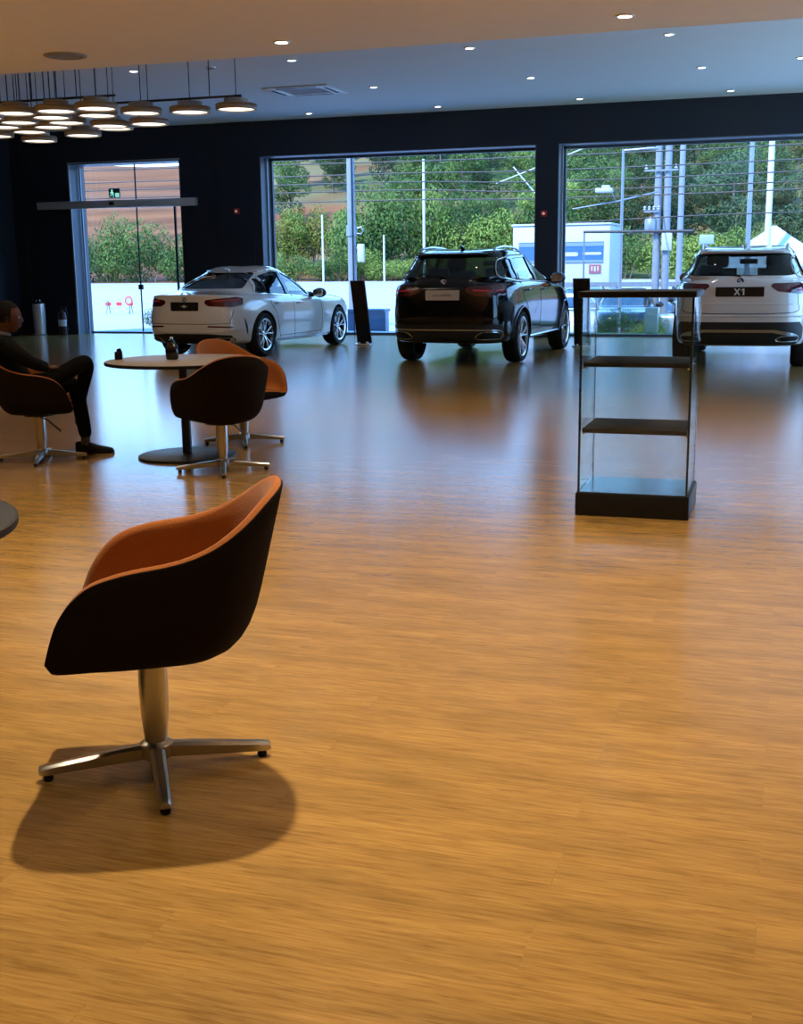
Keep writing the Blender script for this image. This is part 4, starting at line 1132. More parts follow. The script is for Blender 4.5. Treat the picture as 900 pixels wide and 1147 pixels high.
car2, C2 = build_car(sp2, 'estate_car', 'black off-road estate car with a white plate, between the white cars')
suv_extras(car2, C2, sp2, 1.0)
marks_mat[0] = mat('grey_print', (.25, .24, .23), .6, noise=.05)
plate(car2, C2, 1.0, .50, .14, M['plate_white'], marks=[(.0, -.005, .30, .014), (.05, .012, .12, .010)])
badge(car2, (C2.hit('B', 0, 1.175)[0].x - .002, 0, 1.175), -1, .045)
car2.location = (-4.60, 18.85, 0); car2.rotation_euler = (0, 0, radians(90 - 2.5))

S_SILVER = paint('warm_white_paint', (.76, .735, .69))
k3 = 1.635 / 1.655
lamp3 = [(.40, 1.10), (.50, 1.03), (.90, .995), (1.16, 1.01), (1.22, 1.115), (1.05, 1.14), (.60, 1.135), (.44, 1.135)]
sp3 = suv_spec(S_SILVER, 1.635, -2.26, 2.20, .915, glass_side=M['mid_tint'], glass_rear=thin_glass('light_tinted_glass', (.22, .26, .25), .8), glass_front=M['clear_tint'], ax_r=-1.32, ax_f=1.38,
  patches=[('tail_light', 'P', lamp3, M['tail_red'], .008, .03, 'mirror'), ('light_bar', 'P', [(.86, 1.035), (1.12, 1.04), (1.12, 1.06), (.86, 1.055)], M['tail_bright'], .013, 0, 'mirror'),
           ('lower_bumper', 'P', [(-.90, .335), (.90, .335), (1.12, .42), (1.08, .56), (.92, .635), (-.92, .635), (-1.08, .56), (-1.12, .42)], M['clad'], .006, .03),
           ('skid_plate', 'P', [(-.70, .455), (-.44, .50), (.44, .50), (.70, .455), (.92, .455), (.80, .485), (.46, .535), (-.46, .535), (-.80, .485), (-.92, .455)], M['steel'], .014, .01),
           ('exhaust_outlet', 'P', [(.56, .39), (.86, .39), (.90, .435), (.62, .445)], M['black_matt'], .016, .015, 'mirror'),
           ('air_slit', 'P', [(1.34, .50), (1.41, .44), (1.40, .60), (1.30, .70), (1.27, .70)], M['clad'], .004, 0, 'mirror')],
  lines=[('exhaust_trim', 'P', [(.52, .385), (.60, .450), (.90, .445), (.96, .41), (.90, .385)], .011, M['steel'], True), ('exhaust_trim', 'P', [(-.52, .385), (-.60, .450), (-.90, .445), (-.96, .41), (-.90, .385)], .011, M['steel'], True),
         ('tailgate_gap', 'P', [(-.88, 1.18), (-.86, .90), (-.76, .76), (.76, .76), (.86, .90), (.88, 1.18)], .005, M['seam'], False),
         ('tailgate_crease', 'P', [(-.74, .87), (.74, .87)], .008, S_SILVER, False), ('bumper_ledge', 'P', [(-.95, .705), (-.5, .712), (.5, .712), (.95, .705)], .012, S_SILVER, False)], arch_lips=M['clad'])
car3, C3 = build_car(sp3, 'compact_car', 'white compact off-road car with black plate, at the right edge behind the cabinet')
suv_extras(car3, C3, sp3, k3)
p_ = plate(car3, C3, 1.03, .62, .125, M['plate_black'])
x_ = C3.hit('B', 0, 1.03)[0].x - .008
mb = MB(); fq = lambda p: V((x_ - p[2], -p[0], 1.03 + p[1]))
for poly in ([(-.075, .042), (-.052, .042), (.008, -.042), (-.015, -.042)], [(-.015, .042), (.008, .042), (-.052, -.042), (-.075, -.042)], [(.040, .042), (.060, .042), (.060, -.042), (.040, -.042)], [(.040, .042), (.040, .022), (.018, .010), (.018, .024)]):
    mb.prism(poly, .008, .0095, fq)
mb.build('lettering', M['letter'], p_, smooth=0)
badge(car3, (C3.hit('B', 0, 1.17)[0].x - .002, 0, 1.17), -1, .045)
car3.location = (-.62, 18.75, 0); car3.rotation_euler = (0, 0, radians(90 - .5))
# ================================================================== outside
def sstep(a, b, x):
    t = max(0, min(1, (x - a) / (b - a))); return t * t * (3 - 2 * t)
def gz(x, y):
    deep = -.15 - .85 * sstep(-14, -7, x)
    z = -.05 + (deep + .05) * sstep(25.8, 33, y)
    z += (.6 - deep) * sstep(44, 61, y)
    if y > 60:
        a = x / y
        sl = .145 + .095 * sstep(-.52, -.42, a)
        z += sl * (sqrt((y - 60) ** 2 + 36) - 6) + .5 * sin(x * .11 + y * .05) * sstep(62, 90, y) + .8 * sin(y * .09 - x * .04) * sstep(70, 120, y)
    return z
def hill_mat():
    m, nt, b, out = new_mat('hillside_earth_and_scrub'); N = nt.nodes.new; L = nt.links.new
    tc = N('ShaderNodeTexCoord'); sx = N('ShaderNodeSeparateXYZ'); L(tc.outputs['Object'], sx.inputs[0])
    ma = N('ShaderNodeMath'); ma.operation = 'MULTIPLY_ADD'; ma.inputs[1].default_value = .47; L(sx.outputs['Y'], ma.inputs[0]); L(sx.outputs['X'], ma.inputs[2])
    r = N('ShaderNodeMapRange'); r.inputs['From Min'].default_value = 2; r.inputs['From Max'].default_value = -10; L(ma.outputs[0], r.inputs['Value'])
    n = N('ShaderNodeTexNoise'); n.inputs['Scale'].default_value = .045; n.inputs['Detail'].default_value = 6; L(tc.outputs['Object'], n.inputs['Vector'])
    ad = N('ShaderNodeMath'); ad.operation = 'MULTIPLY_ADD'; ad.inputs[1].default_value = .62; L(r.outputs[0], ad.inputs[0]); L(n.outputs['Fac'], ad.inputs[2])
    rp = N('ShaderNodeValToRGB'); e = rp.color_ramp.elements
    e[0].position = .42; e[0].color = (.045, .075, .018, 1); e[1].position = .60; e[1].color = (.155, .062, .023, 1)
    k = e.new(.52); k.color = (.125, .10, .042, 1)
    L(ad.outputs[0], rp.inputs['Fac'])
    mp = N('ShaderNodeVectorMath'); mp.operation = 'MULTIPLY'; mp.inputs[1].default_value = (.05, .05, 1.1); L(tc.outputs['Object'], mp.inputs[0])
    n2 = N('ShaderNodeTexNoise'); n2.inputs['Scale'].default_value = 1.2; n2.inputs['Detail'].default_value = 6; L(mp.outputs[0], n2.inputs['Vector'])
    rr = N('ShaderNodeMapRange'); rr.inputs['From Min'].default_value = .3; rr.inputs['From Max'].default_value = .7; rr.inputs['To Min'].default_value = .62; rr.inputs['To Max'].default_value = 1.35; L(n2.outputs['Fac'], rr.inputs['Value'])
    mx = N('ShaderNodeMix'); mx.data_type = 'RGBA'; mx.blend_type = 'MULTIPLY'; mx.inputs['Factor'].default_value = 1
    L(rp.outputs['Color'], mx.inputs[6]); L(rr.outputs[0], mx.inputs[7]); L(mx.outputs[2], b.inputs['Base Color']); b.inputs['Roughness'].default_value = 1
    b.inputs['Specular IOR Level'].default_value = .1
    return m
def leaf_mat(name, c1, c2):
    m, nt, b, out = new_mat(name); N = nt.nodes.new; L = nt.links.new
    tc = N('ShaderNodeTexCoord'); n = N('ShaderNodeTexNoise'); n.inputs['Scale'].default_value = 1.3; n.inputs['Detail'].default_value = 5; L(tc.outputs['Object'], n.inputs['Vector'])
    oi = N('ShaderNodeObjectInfo'); ad = N('ShaderNodeMath'); ad.operation = 'MULTIPLY_ADD'; ad.inputs[1].default_value = .30; L(oi.outputs['Random'], ad.inputs[0])
    sb = N('ShaderNodeMath'); sb.operation = 'SUBTRACT'; sb.inputs[1].default_value = .15; L(n.outputs['Fac'], sb.inputs[0]); L(sb.outputs[0], ad.inputs[2])
    rp = N('ShaderNodeValToRGB'); e = rp.color_ramp.elements; e[0].position = .32; e[0].color = (*c1, 1); e[1].position = .68; e[1].color = (*c2, 1)
    L(ad.outputs[0], rp.inputs['Fac'])
    L(rp.outputs['Color'], b.inputs['Base Color']); b.inputs['Roughness'].default_value = .65; b.inputs['Specular IOR Level'].default_value = .25
    tr = N('ShaderNodeBsdfTranslucent'); L(rp.outputs['Color'], tr.inputs['Color'])
    mx = N('ShaderNodeMixShader'); mx.inputs['Fac'].default_value = .25; L(b.outputs[0], mx.inputs[1]); L(tr.outputs[0], mx.inputs[2]); L(mx.outputs[0], out.inputs['Surface'])
    return m
M['bark'] = mat('grey_brown_bark', (.16, .12, .09), .9, noise=.3, nscale=12)
M['leafs'] = [leaf_mat('dark_green_leaves', (.022, .045, .012), (.075, .125, .032)), leaf_mat('mid_green_leaves', (.035, .075, .014), (.115, .185, .038)),
              leaf_mat('yellow_green_leaves', (.10, .165, .028), (.23, .30, .055)), leaf_mat('blue_green_leaves', (.022, .048, .02), (.075, .125, .052)), leaf_mat('flowering_yellow_leaves', (.11, .125, .02), (.19, .19, .028))]
M['concrete'] = mat('pale_concrete_paving', (.27, .29, .315), .85, noise=.12, nscale=.6)
M['pole_grey'] = mat('grey_concrete_pole', (.15, .175, .21), .7, noise=.15, nscale=6)
M['pole_white'] = mat('white_painted_pole', (.42, .43, .44), .5, noise=.03)
M['galv'] = mat('galvanised_steel', (.18, .21, .25), .45, .5, noise=.08)
M['cable'] = mat('black_cable', (.02, .022, .025), .6, noise=.1)
M['white_panel'] = mat('white_sheet_panel', (.33, .35, .37), .5, noise=.03)

# paving and hill as one height field each
def field(name, x0, x1, nx, ys, m):
    mb = MB(); mb.grid([[V((x0 + (x1 - x0) * i / nx, y, gz(x0 + (x1 - x0) * i / nx, y))) for i in range(nx + 1)] for y in ys])
    o = mb.build(name, m, smooth=180); return tag(o, kind='structure')
field('ground_paving', -70, 40, 90, [23.85 + 37.2 * i / 50 for i in range(51)], M['concrete'])
field('ground_hillside', -170, 70, 130, [61.05 + 150 * (i / 60) ** 1.2 for i in range(61)], hill_mat())

# ---- trees and shrubs
def foliage(nleaf, blobs, size, rnd):
    mb = MB()
    for _ in range(nleaf):
        c, r = rnd.choice(blobs)
        while True:
            d = V((rnd.uniform(-1, 1), rnd.uniform(-1, 1), rnd.uniform(-1, 1)))
            if .35 < d.length < 1: break
        d = d.normalized() * (d.length ** .4)
        p = V(c) + V((d.x * r[0], d.y * r[1], d.z * r[2]))
        nrm = (d + V((rnd.uniform(-.8, .8), rnd.uniform(-.8, .8), rnd.uniform(-.4, 1.0)))).normalized()
        a = nrm.orthogonal().normalized(); a = (Matrix.Rotation(rnd.uniform(0, 6.28), 3, nrm) @ a); b_ = nrm.cross(a)
        s = size * rnd.uniform(.6, 1.3)
        mb.add([p - a * s, p - b_ * s * .5 + nrm * s * .1, p + a * s, p + b_ * s * .5 + nrm * s * .1], [(0, 1, 2, 3)])
    return mb
def make_tree(seed, mi, H=6.0, nleaf=4200):
    rnd = random.Random(seed); e = empty('hillside_tree')
    blobs = []; tb = MB(); tb.tube([(0, 0, -.6), (rnd.uniform(-.1, .1), 0, H * .35), (rnd.uniform(-.3, .3), rnd.uniform(-.3, .3), H * .75)], [.14, .11, .05], 7)
    for k in range(7):
        a = rnd.uniform(0, 6.28); rr = rnd.uniform(.5, 1.5); z = H * rnd.uniform(.38, .82); c = V((rr * cos(a), rr * sin(a), z))
        blobs.append((c, (rnd.uniform(.8, 1.3), rnd.uniform(.8, 1.3), rnd.uniform(.6, 1.0)))); tb.tube([(0, 0, z * .6), tuple(c)], [.06, .02], 5)
    blobs.append((V((0, 0, H * .86)), (.9, .9, .8))); blobs.append((V((0, 0, H * .25)), (1.3, 1.3, .9)))
    tb.build('trunk', M['bark'], e); foliage(nleaf, blobs, .105, rnd).build('foliage', M['leafs'][mi], e, smooth=0, fix=False)
    return e
def make_bush(seed, mi, nleaf=2800):
    rnd = random.Random(seed); e = empty('roadside_bush')
    blobs = [(V((rnd.uniform(-1.1, 1.1), rnd.uniform(-.4, .4), rnd.uniform(.4, 1.5))), (rnd.uniform(.5, .9), rnd.uniform(.4, .7), rnd.uniform(.5, .9))) for _ in range(8)]
    tb = MB()
    for c, r in blobs: tb.tube([(c.x * .2, 0, -.4), tuple(c)], [.035, .012], 5)
    tb.build('stems', M['bark'], e); foliage(nleaf, blobs, .065, rnd).build('foliage', M['leafs'][mi], e, smooth=0, fix=False)
    return e
PT = [make_tree(10 + i, m_) for i, m_ in enumerate((0, 1, 2, 3, 1, 0))]
used = [False] * 6
kinds = ['dark green bushy tree on the hillside behind the windows', 'mid green leafy tree on the hillside behind the windows', 'bright yellow-green tree on the hillside behind the windows',
         'blue-green tree on the hillside behind the windows', 'mid green spreading tree on the hillside behind the windows', 'dark green tall tree on the hillside behind the windows']
rnd = random.Random(3)
y = 65.5; planted = []
while y < 172:
    sp_ = 3.0 + (y - 62) * .030
    a0, a1 = -.475, .13
    x = a0 * y
    while x < a1 * y:
        xx, yy = x + rnd.uniform(-.35, .35) * sp_, y + rnd.uniform(-.3, .3) * sp_
        a = xx / yy
        skip = (a < -.33 and yy > 72 and rnd.random() < .72) or any((xx - px_) ** 2 + (yy - py_) ** 2 < (sp_ * .80) ** 2 for px_, py_ in planted[-60:])
        if not skip:
            i = rnd.choice((0, 1, 1, 2, 3, 4, 5)) if a < -.2 else rnd.choice((0, 0, 3, 3, 3, 5, 5, 1) if (yy > 80 or a > -.17) else (1, 2, 2, 4, 0))
            o = PT[i] if not used[i] else copy_tree(PT[i]); used[i] = True
            planted.append((xx, yy)); s = rnd.uniform(.62, .92) * (1 + (yy - 62) * .004) * (.72 if a < -.2 and yy < 75 else 1); o.location = (xx, yy, gz(xx, yy) - .2); o.rotation_euler = (0, 0, rnd.uniform(0, 6.28)); o.scale = (s, s, s * rnd.uniform(.9, 1.15))
            tag(o, kinds[i], 'tree', 'trees on the hillside')
        x += sp_ * 1.0
    y += sp_ * .95
PB = [make_bush(50, 2), make_bush(51, 1), make_bush(52, 4)]
usedb = [False] * 3
bl = ['bright green roadside bush at the foot of the hill', 'mid green roadside bush at the foot of the hill', 'yellow-flowering bush at the foot of the hill seen left in the middle window']
def bush(i, x, y, s, sz=None):
    o = PB[i] if not usedb[i] else copy_tree(PB[i]); usedb[i] = True
    o.location = (x, y, gz(x, y)); o.scale = (s, s, sz or s); o.rotation_euler = (0, 0, rnd.uniform(-.6, .6)); tag(o, bl[i], 'bush', 'bushes along the road'); return o
for k in range(10): bush(rnd.choice((0, 1, 1, 1)), -41.5 + k * 1.3 + rnd.uniform(-.3, .3), 62 + rnd.uniform(-.6, 1.5), rnd.uniform(.85, 1.3), rnd.uniform(.95, 1.75))
for k in range(13): bush(rnd.choice((0, 0, 0, 1)), -29 + k * 1.4 + rnd.uniform(-.4, .4), 61.3 + rnd.uniform(-.4, 1), rnd.uniform(.7, 1.05), rnd.uniform(.5, .8))
for x, y in ((-29.0, 66), (-27.4, 67)): bush(2, x, y, 1.1, 1.7)
for k in range(12): bush(rnd.choice((0, 1, 1)), -10 + k * 1.2 + rnd.uniform(-.4, .4), 61.5 + rnd.uniform(-.4, 1), rnd.uniform(.8, 1.2), rnd.uniform(.8, 1.2))
for k in range(9): bush(rnd.choice((0, 1, 1)), -23 + k * 1.35 + rnd.uniform(-.3, .3), 63.6 + rnd.uniform(-.3, .8), rnd.uniform(1.1, 1.5), rnd.uniform(1.4, 2.3))
# small plants near the building
for x, y, s, lb in ((-15.75, 28.2, .32, 'low round bush outside the entrance door, left one'), (-14.55, 28.6, .32, 'low round bush outside the entrance door, right one'),
                    (-3.75, 27.6, .30, 'low leafy shrub outside the right window, seen through the glass cabinet'), (-3.1, 28.6, .28, 'small shrub behind the white panel outside the right window')):
    o = copy_tree(PB[1]); o.name = 'low_shrub'; o.location = (x, y, gz(x, y) - .05); o.scale = (s, s, s); tag(o, lb, 'shrub')
# lawn strip below the right window
rnd2 = random.Random(5); gb = MB()
for _ in range(5000):
    x, y = rnd2.uniform(-4.4, 4.6), rnd2.uniform(23.95, 25.7); z = gz(x, y); h_ = rnd2.uniform(.03, .08); d = V((rnd2.uniform(-.03, .03), rnd2.uniform(-.03, .03), h_)); w_ = .006
    gb.add([(x - w_, y, z), (x + w_, y, z), V((x, y, z)) + d], [(0, 1, 2)])
gl = gb.build('lawn_strip', leaf_mat('short_grass', (.10, .20, .03), (.22, .36, .07)), smooth=0, fix=False); tag(gl, 'short green lawn strip just outside the right window', 'grass', kind='stuff')
MB().box2((-4.4, 23.9, -.2), (4.6, 25.75, -.035)).build('soil', mat('lawn_soil', (.10, .14, .04), .95, noise=.3), gl, smooth=0)

# ---- poles, lamps, wires
def pole(name, x, y, r, ztop, m_, label, group=None, r1=None):
    z0 = gz(x, y)
    e = empty(name, (x, y, z0), 0, label, 'pole', group)
    MB().lathe([(0, -.3), (r, -.3), (r1 or r * .8, ztop - z0), (0, ztop - z0)], 16).build('shaft', m_, e); return e
p = pole('lamp_post', -12.5, 34, .13, 9.0, M['pole_grey'], 'grey steel pole with a clamp band in the middle window, behind the leaning totem', r1=.10)
MB().lathe([(.118, 2.55), (.16, 2.55), (.16, 2.85), (.118, 2.85)], 16, close=True).tube([(.13, 0, 2.75), (.3, 0, 2.8), (.36, 0, 2.7), (.3, 0, 2.6), (.12, 0, 2.62)], .025, 6).build('clamp_band', M['galv'], p)
MB().bbox((.30, -.05, 2.05), (.20, .10, .52), .01).build('hanging_plate', M['white_panel'], p)
MB().box((.15, -.02, 2.2), (.20, .03, .03)).build('plate_arm', M['galv'], p, smooth=0)
pole('thin_pole', -18.1, 60, .075, 6.7, M['pole_white'], 'thin pale pole among the trees in the middle window, right of its centre')
pole('thin_pole', -23.9, 60.5, .06, 4.1, M['pole_white'], 'thin pale stake among the trees in the middle window, left half')
pole('thin_pole', -20.45, 60.5, .06, 3.0, M['pole_white'], 'short pale stake right of the grey pole, middle window')
tp = empty('utility_pole', (-3.86, 38, gz(-3.86, 38)), 0, 'twin grey concrete utility poles with hardware in the right window', 'utility pole'); b0 = gz(-3.86, 38)
for x in (-.14, .14): MB().lathe([(0, -.3), (.125, -.3), (.095, 9), (0, 9)], 14, lambda q: V((x + q[0], q[1], q[2]))).build('shaft', M['pole_grey'], tp)
MB().bbox((.18, -.16, 2.06 - b0), (.30, .12, .56), .01).build('meter_box', M['white_panel'], tp)
tr_ = MB().lathe([(0, 0), (.17, 0), (.18, .04), (.18, .34), (.12, .42), (0, .44)], 18, lambda q: V((-.33 + q[0], -.1 + q[1], 2.35 - b0 + q[2]))).build('transformer', M['galv'], tp)
MB().box((-.25, -.1, 2.33 - b0), (.55, .30, .05)).box((-.30, -.12, 2.95 - b0), (.46, .08, .06)).build('bracket', M['galv'], tp, smooth=0)
for i in range(4): MB().lathe([(.02, 0), (.05, .03), (.02, .06), (.05, .09), (.02, .12), (.0, .14)], 10, lambda q: V((-.52 + .14 * i + q[0], -.12 + q[1], 2.98 - b0 + q[2]))).build('insulator', M['white_panel'], tp)
cr = MB()
for z in (4.15,): cr.box((-.05, -.15, z - b0), (1.0, .05, .05))
cr.build('cross_arm', M['galv'], tp, smooth=0)
for i, (x, z) in enumerate(((-.5, 4.18), (.38, 4.18))): MB().lathe([(.02, 0), (.055, .03), (.025, .06), (.055, .09), (.02, .13), (0, .15)], 10, lambda q: V((x + q[0], -.15 + q[1], z - b0 + q[2]))).build('insulator', M['white_panel'], tp)
pole('utility_pole', -4.78, 55, .14, 9.5, M['pole_grey'], 'single grey pole right of the twin concrete poles, right window')
pole('steel_pole', -1.37, 40, .085, 9.0, M['galv'], 'slim grey steel pole above the white compact car, left of the white pole')
pole('white_pole', -.86, 44, .115, 9.5, M['pole_white'], 'white pole rising behind the white tent at right')
sl = pole('street_lamp', -4.28, 32, .045, 4.28, M['galv'], 'thin street lamp with a right-angled arm in the right window', r1=.035); b1 = gz(-4.28, 32)
MB().tube([(0, 0, 4.25 - b1), (.80, 0, 4.28 - b1)], .03, 8).bbox((.72, 0, 4.27 - b1), (.35, .14, .06), .02).build('lamp_arm', M['galv'], sl)
fl_ = empty('flood_light', (-4.93, 33.2, 3.34), 0, 'white flood light head hanging on an arm in the right window', 'flood light')
MB().bbox((0, 0, 0), (.46, .26, .12), .03).bbox((.05, 0, .09), (.22, .16, .08), .02).build('head', M['white_panel'], fl_)
MB().tube([(.2, .1, -.05), (.26, .4, -.28), (-.9, .3, -.45)], .018, 6).tube([(.26, .4, -.28), (.93, 4.6, .18)], .022, 6).build('arm', M['galv'], fl_)
wl = ['topmost', 'second', 'third', 'fourth', 'fifth', 'lowest']
for i, (za, zb, zc) in enumerate(((4.50, 4.37, 4.36), (4.12, 4.04, 3.98), (3.88, 3.80, 3.68), (3.64, 3.57, 3.42), (3.36, 3.29, 3.22))):
    pts = [(-48, 34, za + .3), (-30, 34, za + .02), (-20, 34, za - .04), (-11, 34, zb), (-7, 34, zc), (0, 34, zc + .05), (14, 34, zc + .3)]
    o = MB().tube(catmull(pts, 5), .019, 6).build('overhead_cable', M['cable']); tag(o, '%s black overhead cable crossing all the windows' % wl[i], 'cable', 'overhead cables')
o = MB().tube(catmull([(-6.8, 34.4, 2.52), (-3, 34.4, 2.66), (2, 34.4, 2.74), (12, 34.4, 3.0)], 5), .018, 6).build('overhead_cable', M['cable']); tag(o, 'lowest black overhead cable, only in the right window', 'cable', 'overhead cables')
o = MB().tube([(-7.75, 34.6, 4.15), (-6.95, 34.6, 3.22), (-6.6, 34.6, 2.8)], .02, 6).build('guy_wire', M['pole_white']); tag(o, 'pale slanting stay dropping to the right, top right of the middle window', 'guy wire')
o = MB().tube([(-8.3, 34.8, 3.72), (-6.9, 34.8, 4.2), (-5.5, 34.8, 4.7)], .016, 6).build('guy_wire', M['pole_white']); tag(o, 'pale slanting stay rising to the right, top right of the middle window', 'guy wire')

# ---- white booth with a blue picture, guard rail, sign arm, tent, boards
bz = gz(-8.5, 48)
bo = empty('white_booth', (-8.8, 49.5, bz), 0, 'white booth with a blue picture band, left side of the right window', 'booth')
MB().bbox((0, 0, (2.9 - bz) / 2), (3.9, 3, 2.9 - bz), .04).build('body', M['white_panel'], bo)
MB().bbox((0, 0, 2.94 - bz), (4.0, 3.1, .08), .02).build('roof', M['white_panel'], bo)
MB().box((.0, -1.51, 1.85 - bz), (3.4, .02, .82)).build('blue_picture', mat('blue_picture_panel', (.025, .09, .28), .4, noise=.25, nscale=2), bo, smooth=0)
MB().box((.0, -1.525, 2.16 - bz), (3.4, .02, .14)).box((0, -1.525, 1.50 - bz), (3.4, .02, .10)).build('picture_border', mat('grey_teal_band', (.12, .18, .20), .5, noise=.1), bo, smooth=0)
MB().prism(rrect(1.1, .16, .07, 4, .15, 1.78 - bz), 1.522, 1.54, lambda q: V((q[0], -q[2], q[1]))).prism(rrect(.75, .10, .05, 4, 1.25, 1.80 - bz), 1.522, 1.54, lambda q: V((q[0], -q[2], q[1]))).build('white_marks', M['white_panel'], bo, smooth=0)
MB().box((1.38, -1.525, 1.20 - bz), (.46, .02, .34)).build('notice', mat('faded_red_notice', (.22, .06, .08), .5, noise=.15), bo, smooth=0)
MB().box((1.38, -1.54, 1.20 - bz), (.07, .012, .20)).box((1.26, -1.54, 1.22 - bz), (.06, .012, .18)).box((1.50, -1.54, 1.22 - bz), (.05, .012, .18)).build('notice_marks', M['white_panel'], bo, smooth=0)
gr = empty('guard_rail', (-2, 44, gz(-2, 44)), 0, 'pale blue-grey metal guard rail along the road below the trees', 'guard rail'); b2 = gz(-2, 44)
MB().box((0, 0, .66 - b2), (17, .06, .17)).build('rail', M['galv'], gr, smooth=0)
for i in range(9): MB().box((-8 + 2 * i, .06, (.62 - b2) / 2 - .1), (.09, .07, .62 - b2 + .2)).build('post', M['galv'], gr, smooth=0)
sa = empty('sign_arm', (-4.92, 30, gz(-4.92, 30)), 0, 'thin post with a long dark horizontal arm in the right window', 'sign arm'); b3 = gz(-4.92, 30)
MB().tube([(0, 0, -.2), (0, 0, 2.2 - b3)], .022, 8).build('post', M['galv'], sa)
MB().tube([(-.02, 0, 2.18 - b3), (2.62, 0, 2.15 - b3)], [.03, .038], 8).build('arm', M['cable'], sa)
MB().bbox((1.15, 0, 2.13 - b3), (.12, .08, .10), .01).build('clamp', M['cable'], sa)
tn = empty('white_tent', (-.67, 46, gz(0, 46)), 0, 'white peaked event tent behind the white compact car', 'tent'); b4 = gz(0, 46)
c_ = MB(); P = [(-2.3, -2.3, 1.2 - b4), (2.3, -2.3, 1.2 - b4), (2.3, 2.3, 1.2 - b4), (-2.3, 2.3, 1.2 - b4)]
rows_ = []
for t in (0, .25, .5, .75, .97): rows_.append([V(P[k]).lerp(V(P[(k + 1) % 4]), s).lerp(V((0, 0, 2.72 - b4)), t) - V((0, 0, .22 * t * (1 - t))) for k in range(4) for s in (0, .25, .5, .75)])
c_.grid(rows_, True); c_.grid([[q - V((0, 0, .28)) for q in rows_[0]], rows_[0]], True); c_.f.append(list(range(64, 80))); c_.m.append(0)
c_.build('canopy', M['white_panel'], tn, smooth=30)
for q in P: MB().tube([(q[0], q[1], -.1), (q[0], q[1], 1.25 - b4)], .03, 8).build('leg', M['galv'], tn)
bd = empty('small_signboard', (-3.3, 50, gz(-3.3, 50)), 0, 'small pale blue signboard on a post left of the white compact car roof', 'signboard'); b5 = gz(-3.3, 50)
MB().bbox((0, 0, 2.3 - b5), (.56, .05, .36), .01).build('board', mat('pale_blue_board', (.20, .27, .38), .5, noise=.05), bd)
MB().tube([(0, .05, -.2), (0, .05, 2.3 - b5)], .03, 8).build('post', M['galv'], bd)
eb = empty('service_cabinet', (-9.62, 27.2, gz(-9.6, 27.2)), 0, 'low blue-grey service cabinet outside the middle window beside the totem', 'service cabinet')
MB().bbox((0, 0, .19), (.92, .4, .56), .015).build('body', mat('blue_grey_steel', (.13, .19, .27), .5, noise=.08), eb)
MB().bbox((0, 0, .50), (.98, .46, .07), .015).build('lid', M['galv'], eb)
MB().bbox((.49, -.19, .19), (.05, .06, .56), .01).build('corner_post', M['galv'], eb)
wp = MB().bbox((-2.74, 25.5, .2), (.27, .05, .60), .01).build('white_panel_post', M['white_plastic']); tag(wp, 'upright white panel standing just outside the right window', 'panel')
MB().box((-2.74, 25.53, -.12), (.30, .14, .06)).build('foot', M['galv'], wp, smooth=0)
rb = empty('road_barrier', (-22.9, 38, gz(-22.9, 38)), .1, 'small red and white road barrier outside the entrance door', 'road barrier')
for i in range(5): MB().box((-.68 + .34 * i, 0, .55), (.34, .04, .20)).build('stripe', M['red_plastic'] if i % 2 == 0 else M['white_panel'], rb, smooth=0)
for x in (-.7, .7):
    MB().tube([(x, -.25, .0), (x, 0, .75)], .025, 6).build('leg', M['galv'], rb); MB().tube([(x, .25, .0), (x, 0, .75)], .025, 6).build('leg', M['galv'], rb)
rb.scale = (.62, .62, .62)
rs = empty('round_road_sign', (-22.25, 37.6, gz(-22.25, 37.6)), 0, 'little round red-rimmed road sign outside the entrance door', 'road sign')
MB().tube([(0, 0, 0), (0, 0, .75)], .025, 6).build('post', M['galv'], rs)
rs.scale = (.55, .55, .55)
MB().lathe([(.20, -.03), (.28, -.03), (.28, .0), (.20, .0)], 20, lambda q: V((q[0], -.04 + q[2], .85 + q[1])), close=True).build('rim', M['red_plastic'], rs)
MB().lathe([(0, -.025), (.205, -.025), (.205, -.005), (0, -.005)], 20, lambda q: V((q[0], -.04 + q[2], .85 + q[1]))).build('face', M['grey_plastic'], rs)

# ---- parked cars seen far outside: copies without the small fittings
KEEP = ('body', 'side_window', 'rear_window', 'windshield', 'wheel', 'tail_light', 'mirror', 'front_seat', 'dashboard')
def car_copy(src, x, y, rz, label, pm=None):
    c = src.copy(); col.objects.link(c)
    for ch in src.children:
        nm = ch.name.split('.')[0]
        if nm in KEEP:
            d = ch.copy(); col.objects.link(d); d.parent = c
            if nm == 'body' and pm:
                d.data = ch.data.copy(); d.data.materials[0] = pm
            for g in ch.children:
                if nm == 'wheel': q = g.copy(); col.objects.link(q); q.parent = d
    c.location = (x, y, gz(x, y)); c.rotation_euler = (0, 0, rz); c.name = 'parked_car'
    tag(c, label, 'car', 'parked cars outside')
car_copy(car2, -4.75, 37.0, radians(-82), 'black parked car outside the right window, above the top of the glass cabinet')
car_copy(car1, -6.75, 39.5, radians(-70), 'white parked car outside, just right of the dark pillar')
car_copy(car2, -6.9, 42.0, radians(-85), 'black parked car outside, behind the white parked car and right of the dark pillar')
car_copy(car2, -3.0, 42.2, radians(-80), 'black parked car outside the right window, farthest back beside the utility poles')
car_copy(car1, -2.35, 37.0, radians(172), 'silver parked car outside, left of the white compact car', paint('silver_grey_paint', (.35, .38, .40), .3, metal=.3))

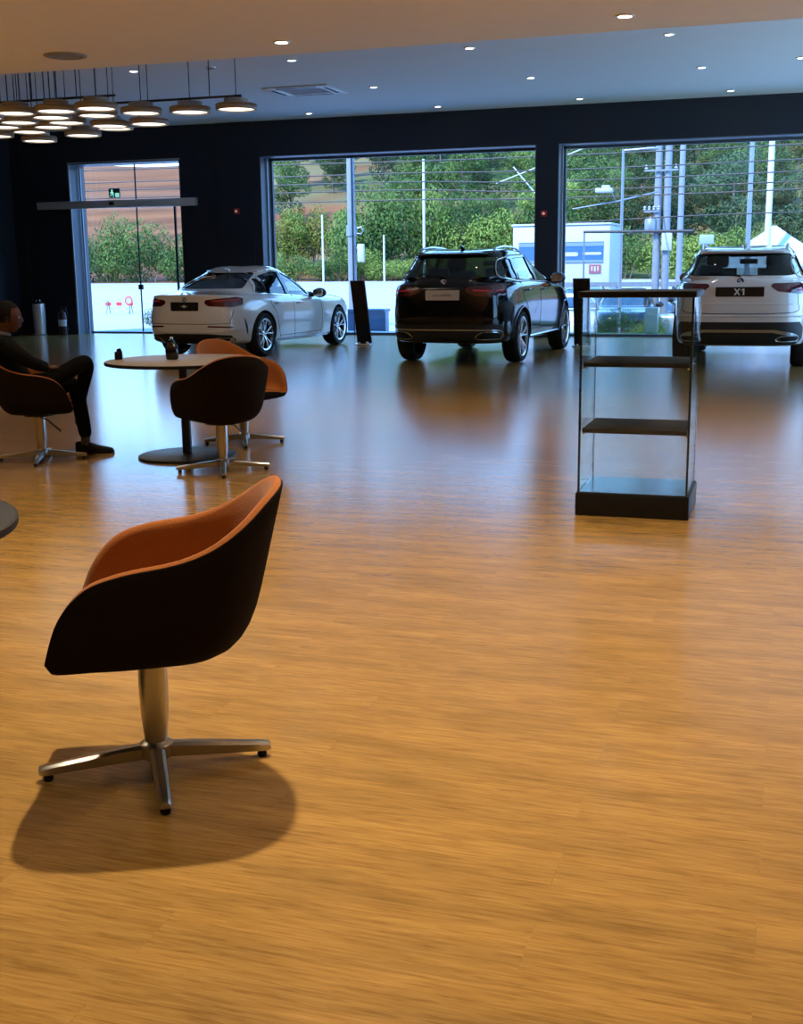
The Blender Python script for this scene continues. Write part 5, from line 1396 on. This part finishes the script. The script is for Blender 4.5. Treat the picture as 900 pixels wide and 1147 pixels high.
# ================================================================== light
w = bpy.data.worlds.new('sky'); scn.world = w; w.use_nodes = True; nt = w.node_tree; bg = nt.nodes['Background']
tc = nt.nodes.new('ShaderNodeTexCoord'); sx = nt.nodes.new('ShaderNodeSeparateXYZ'); rp = nt.nodes.new('ShaderNodeValToRGB')
nt.links.new(tc.outputs['Generated'], sx.inputs[0]); nt.links.new(sx.outputs['Z'], rp.inputs['Fac'])
e = rp.color_ramp.elements; e[0].position = 0.0; e[0].color = (.42, .68, 1.0, 1); e[1].position = .75; e[1].color = (.10, .32, .95, 1); k = e.new(.2); k.color = (.24, .52, 1.0, 1)
nt.links.new(rp.outputs['Color'], bg.inputs['Color']); bg.inputs['Strength'].default_value = SKY
su = bpy.data.lights.new('sun', 'SUN'); su.energy = SUN; su.angle = radians(1.5); su.color = (1, .92, .80)
o = bpy.data.objects.new('sun', su); col.objects.link(o); o.rotation_euler = V((.35, .75, -.95)).to_track_quat('-Z', 'Y').to_euler()
def spot(x, y, z, P, ang=110, blend=.8, c=(1.0, .83, .59), r=.05):
    l = bpy.data.lights.new('ceiling_and_fill_spot', 'SPOT'); l.energy = P; l.spot_size = radians(ang); l.spot_blend = blend; l.color = c; l.shadow_soft_size = r
    o = bpy.data.objects.new('ceiling_and_fill_spot', l); col.objects.link(o); o.location = (x, y, z); return o
for x, y, P in SOFFIT: spot(x, y, ZS - .03, P, 80 if y == 11.4 else 110)
for x, y in DL: spot(x, y, ZC - .03, DLP, 100, .7, (1, .84, .62), .06)
for x, y in ((-6.5, 13.07), (-7.6, 12.6), (-8.6, 13.0), (-9.2, 13.9)): spot(x, y, 3.12, 13, 150, .6, (1, .82, .58), .2)

# ================================================================== camera
cd = bpy.data.cameras.new('camera'); cam = bpy.data.objects.new('camera', cd); col.objects.link(cam); scn.camera = cam
F_ = 1330.0; pit = math.atan(276 / F_); az = -radians(18.0); rho = .0118
Fw = V((sin(az) * cos(pit), cos(az) * cos(pit), -sin(pit))); r0 = V((cos(az), -sin(az), 0)); u0 = r0.cross(Fw)
Rt = r0 * cos(rho) - u0 * sin(rho); Up = u0 * cos(rho) + r0 * sin(rho)
mw = Matrix((Rt, Up, -Fw)).transposed().to_4x4(); mw.translation = V((0, 0, 1.42)); cam.matrix_world = mw
cd.sensor_fit = 'HORIZONTAL'; cd.sensor_width = 36; cd.lens = 36 * F_ / 900; cd.clip_start = .05; cd.clip_end = 600
vs = scn.view_settings; vs.view_transform = 'Standard'; vs.look = 'None'; vs.gamma = 1; vs.use_curve_mapping = False; vs.exposure = EXPO
scn.display_settings.display_device = 'sRGB'
cy = scn.cycles; cy.use_denoising = True; cy.max_bounces = 10; cy.diffuse_bounces = 4; cy.glossy_bounces = 5; cy.transparent_max_bounces = 24; cy.sample_clamp_indirect = 6; cy.caustics_reflective = False; cy.caustics_refractive = False
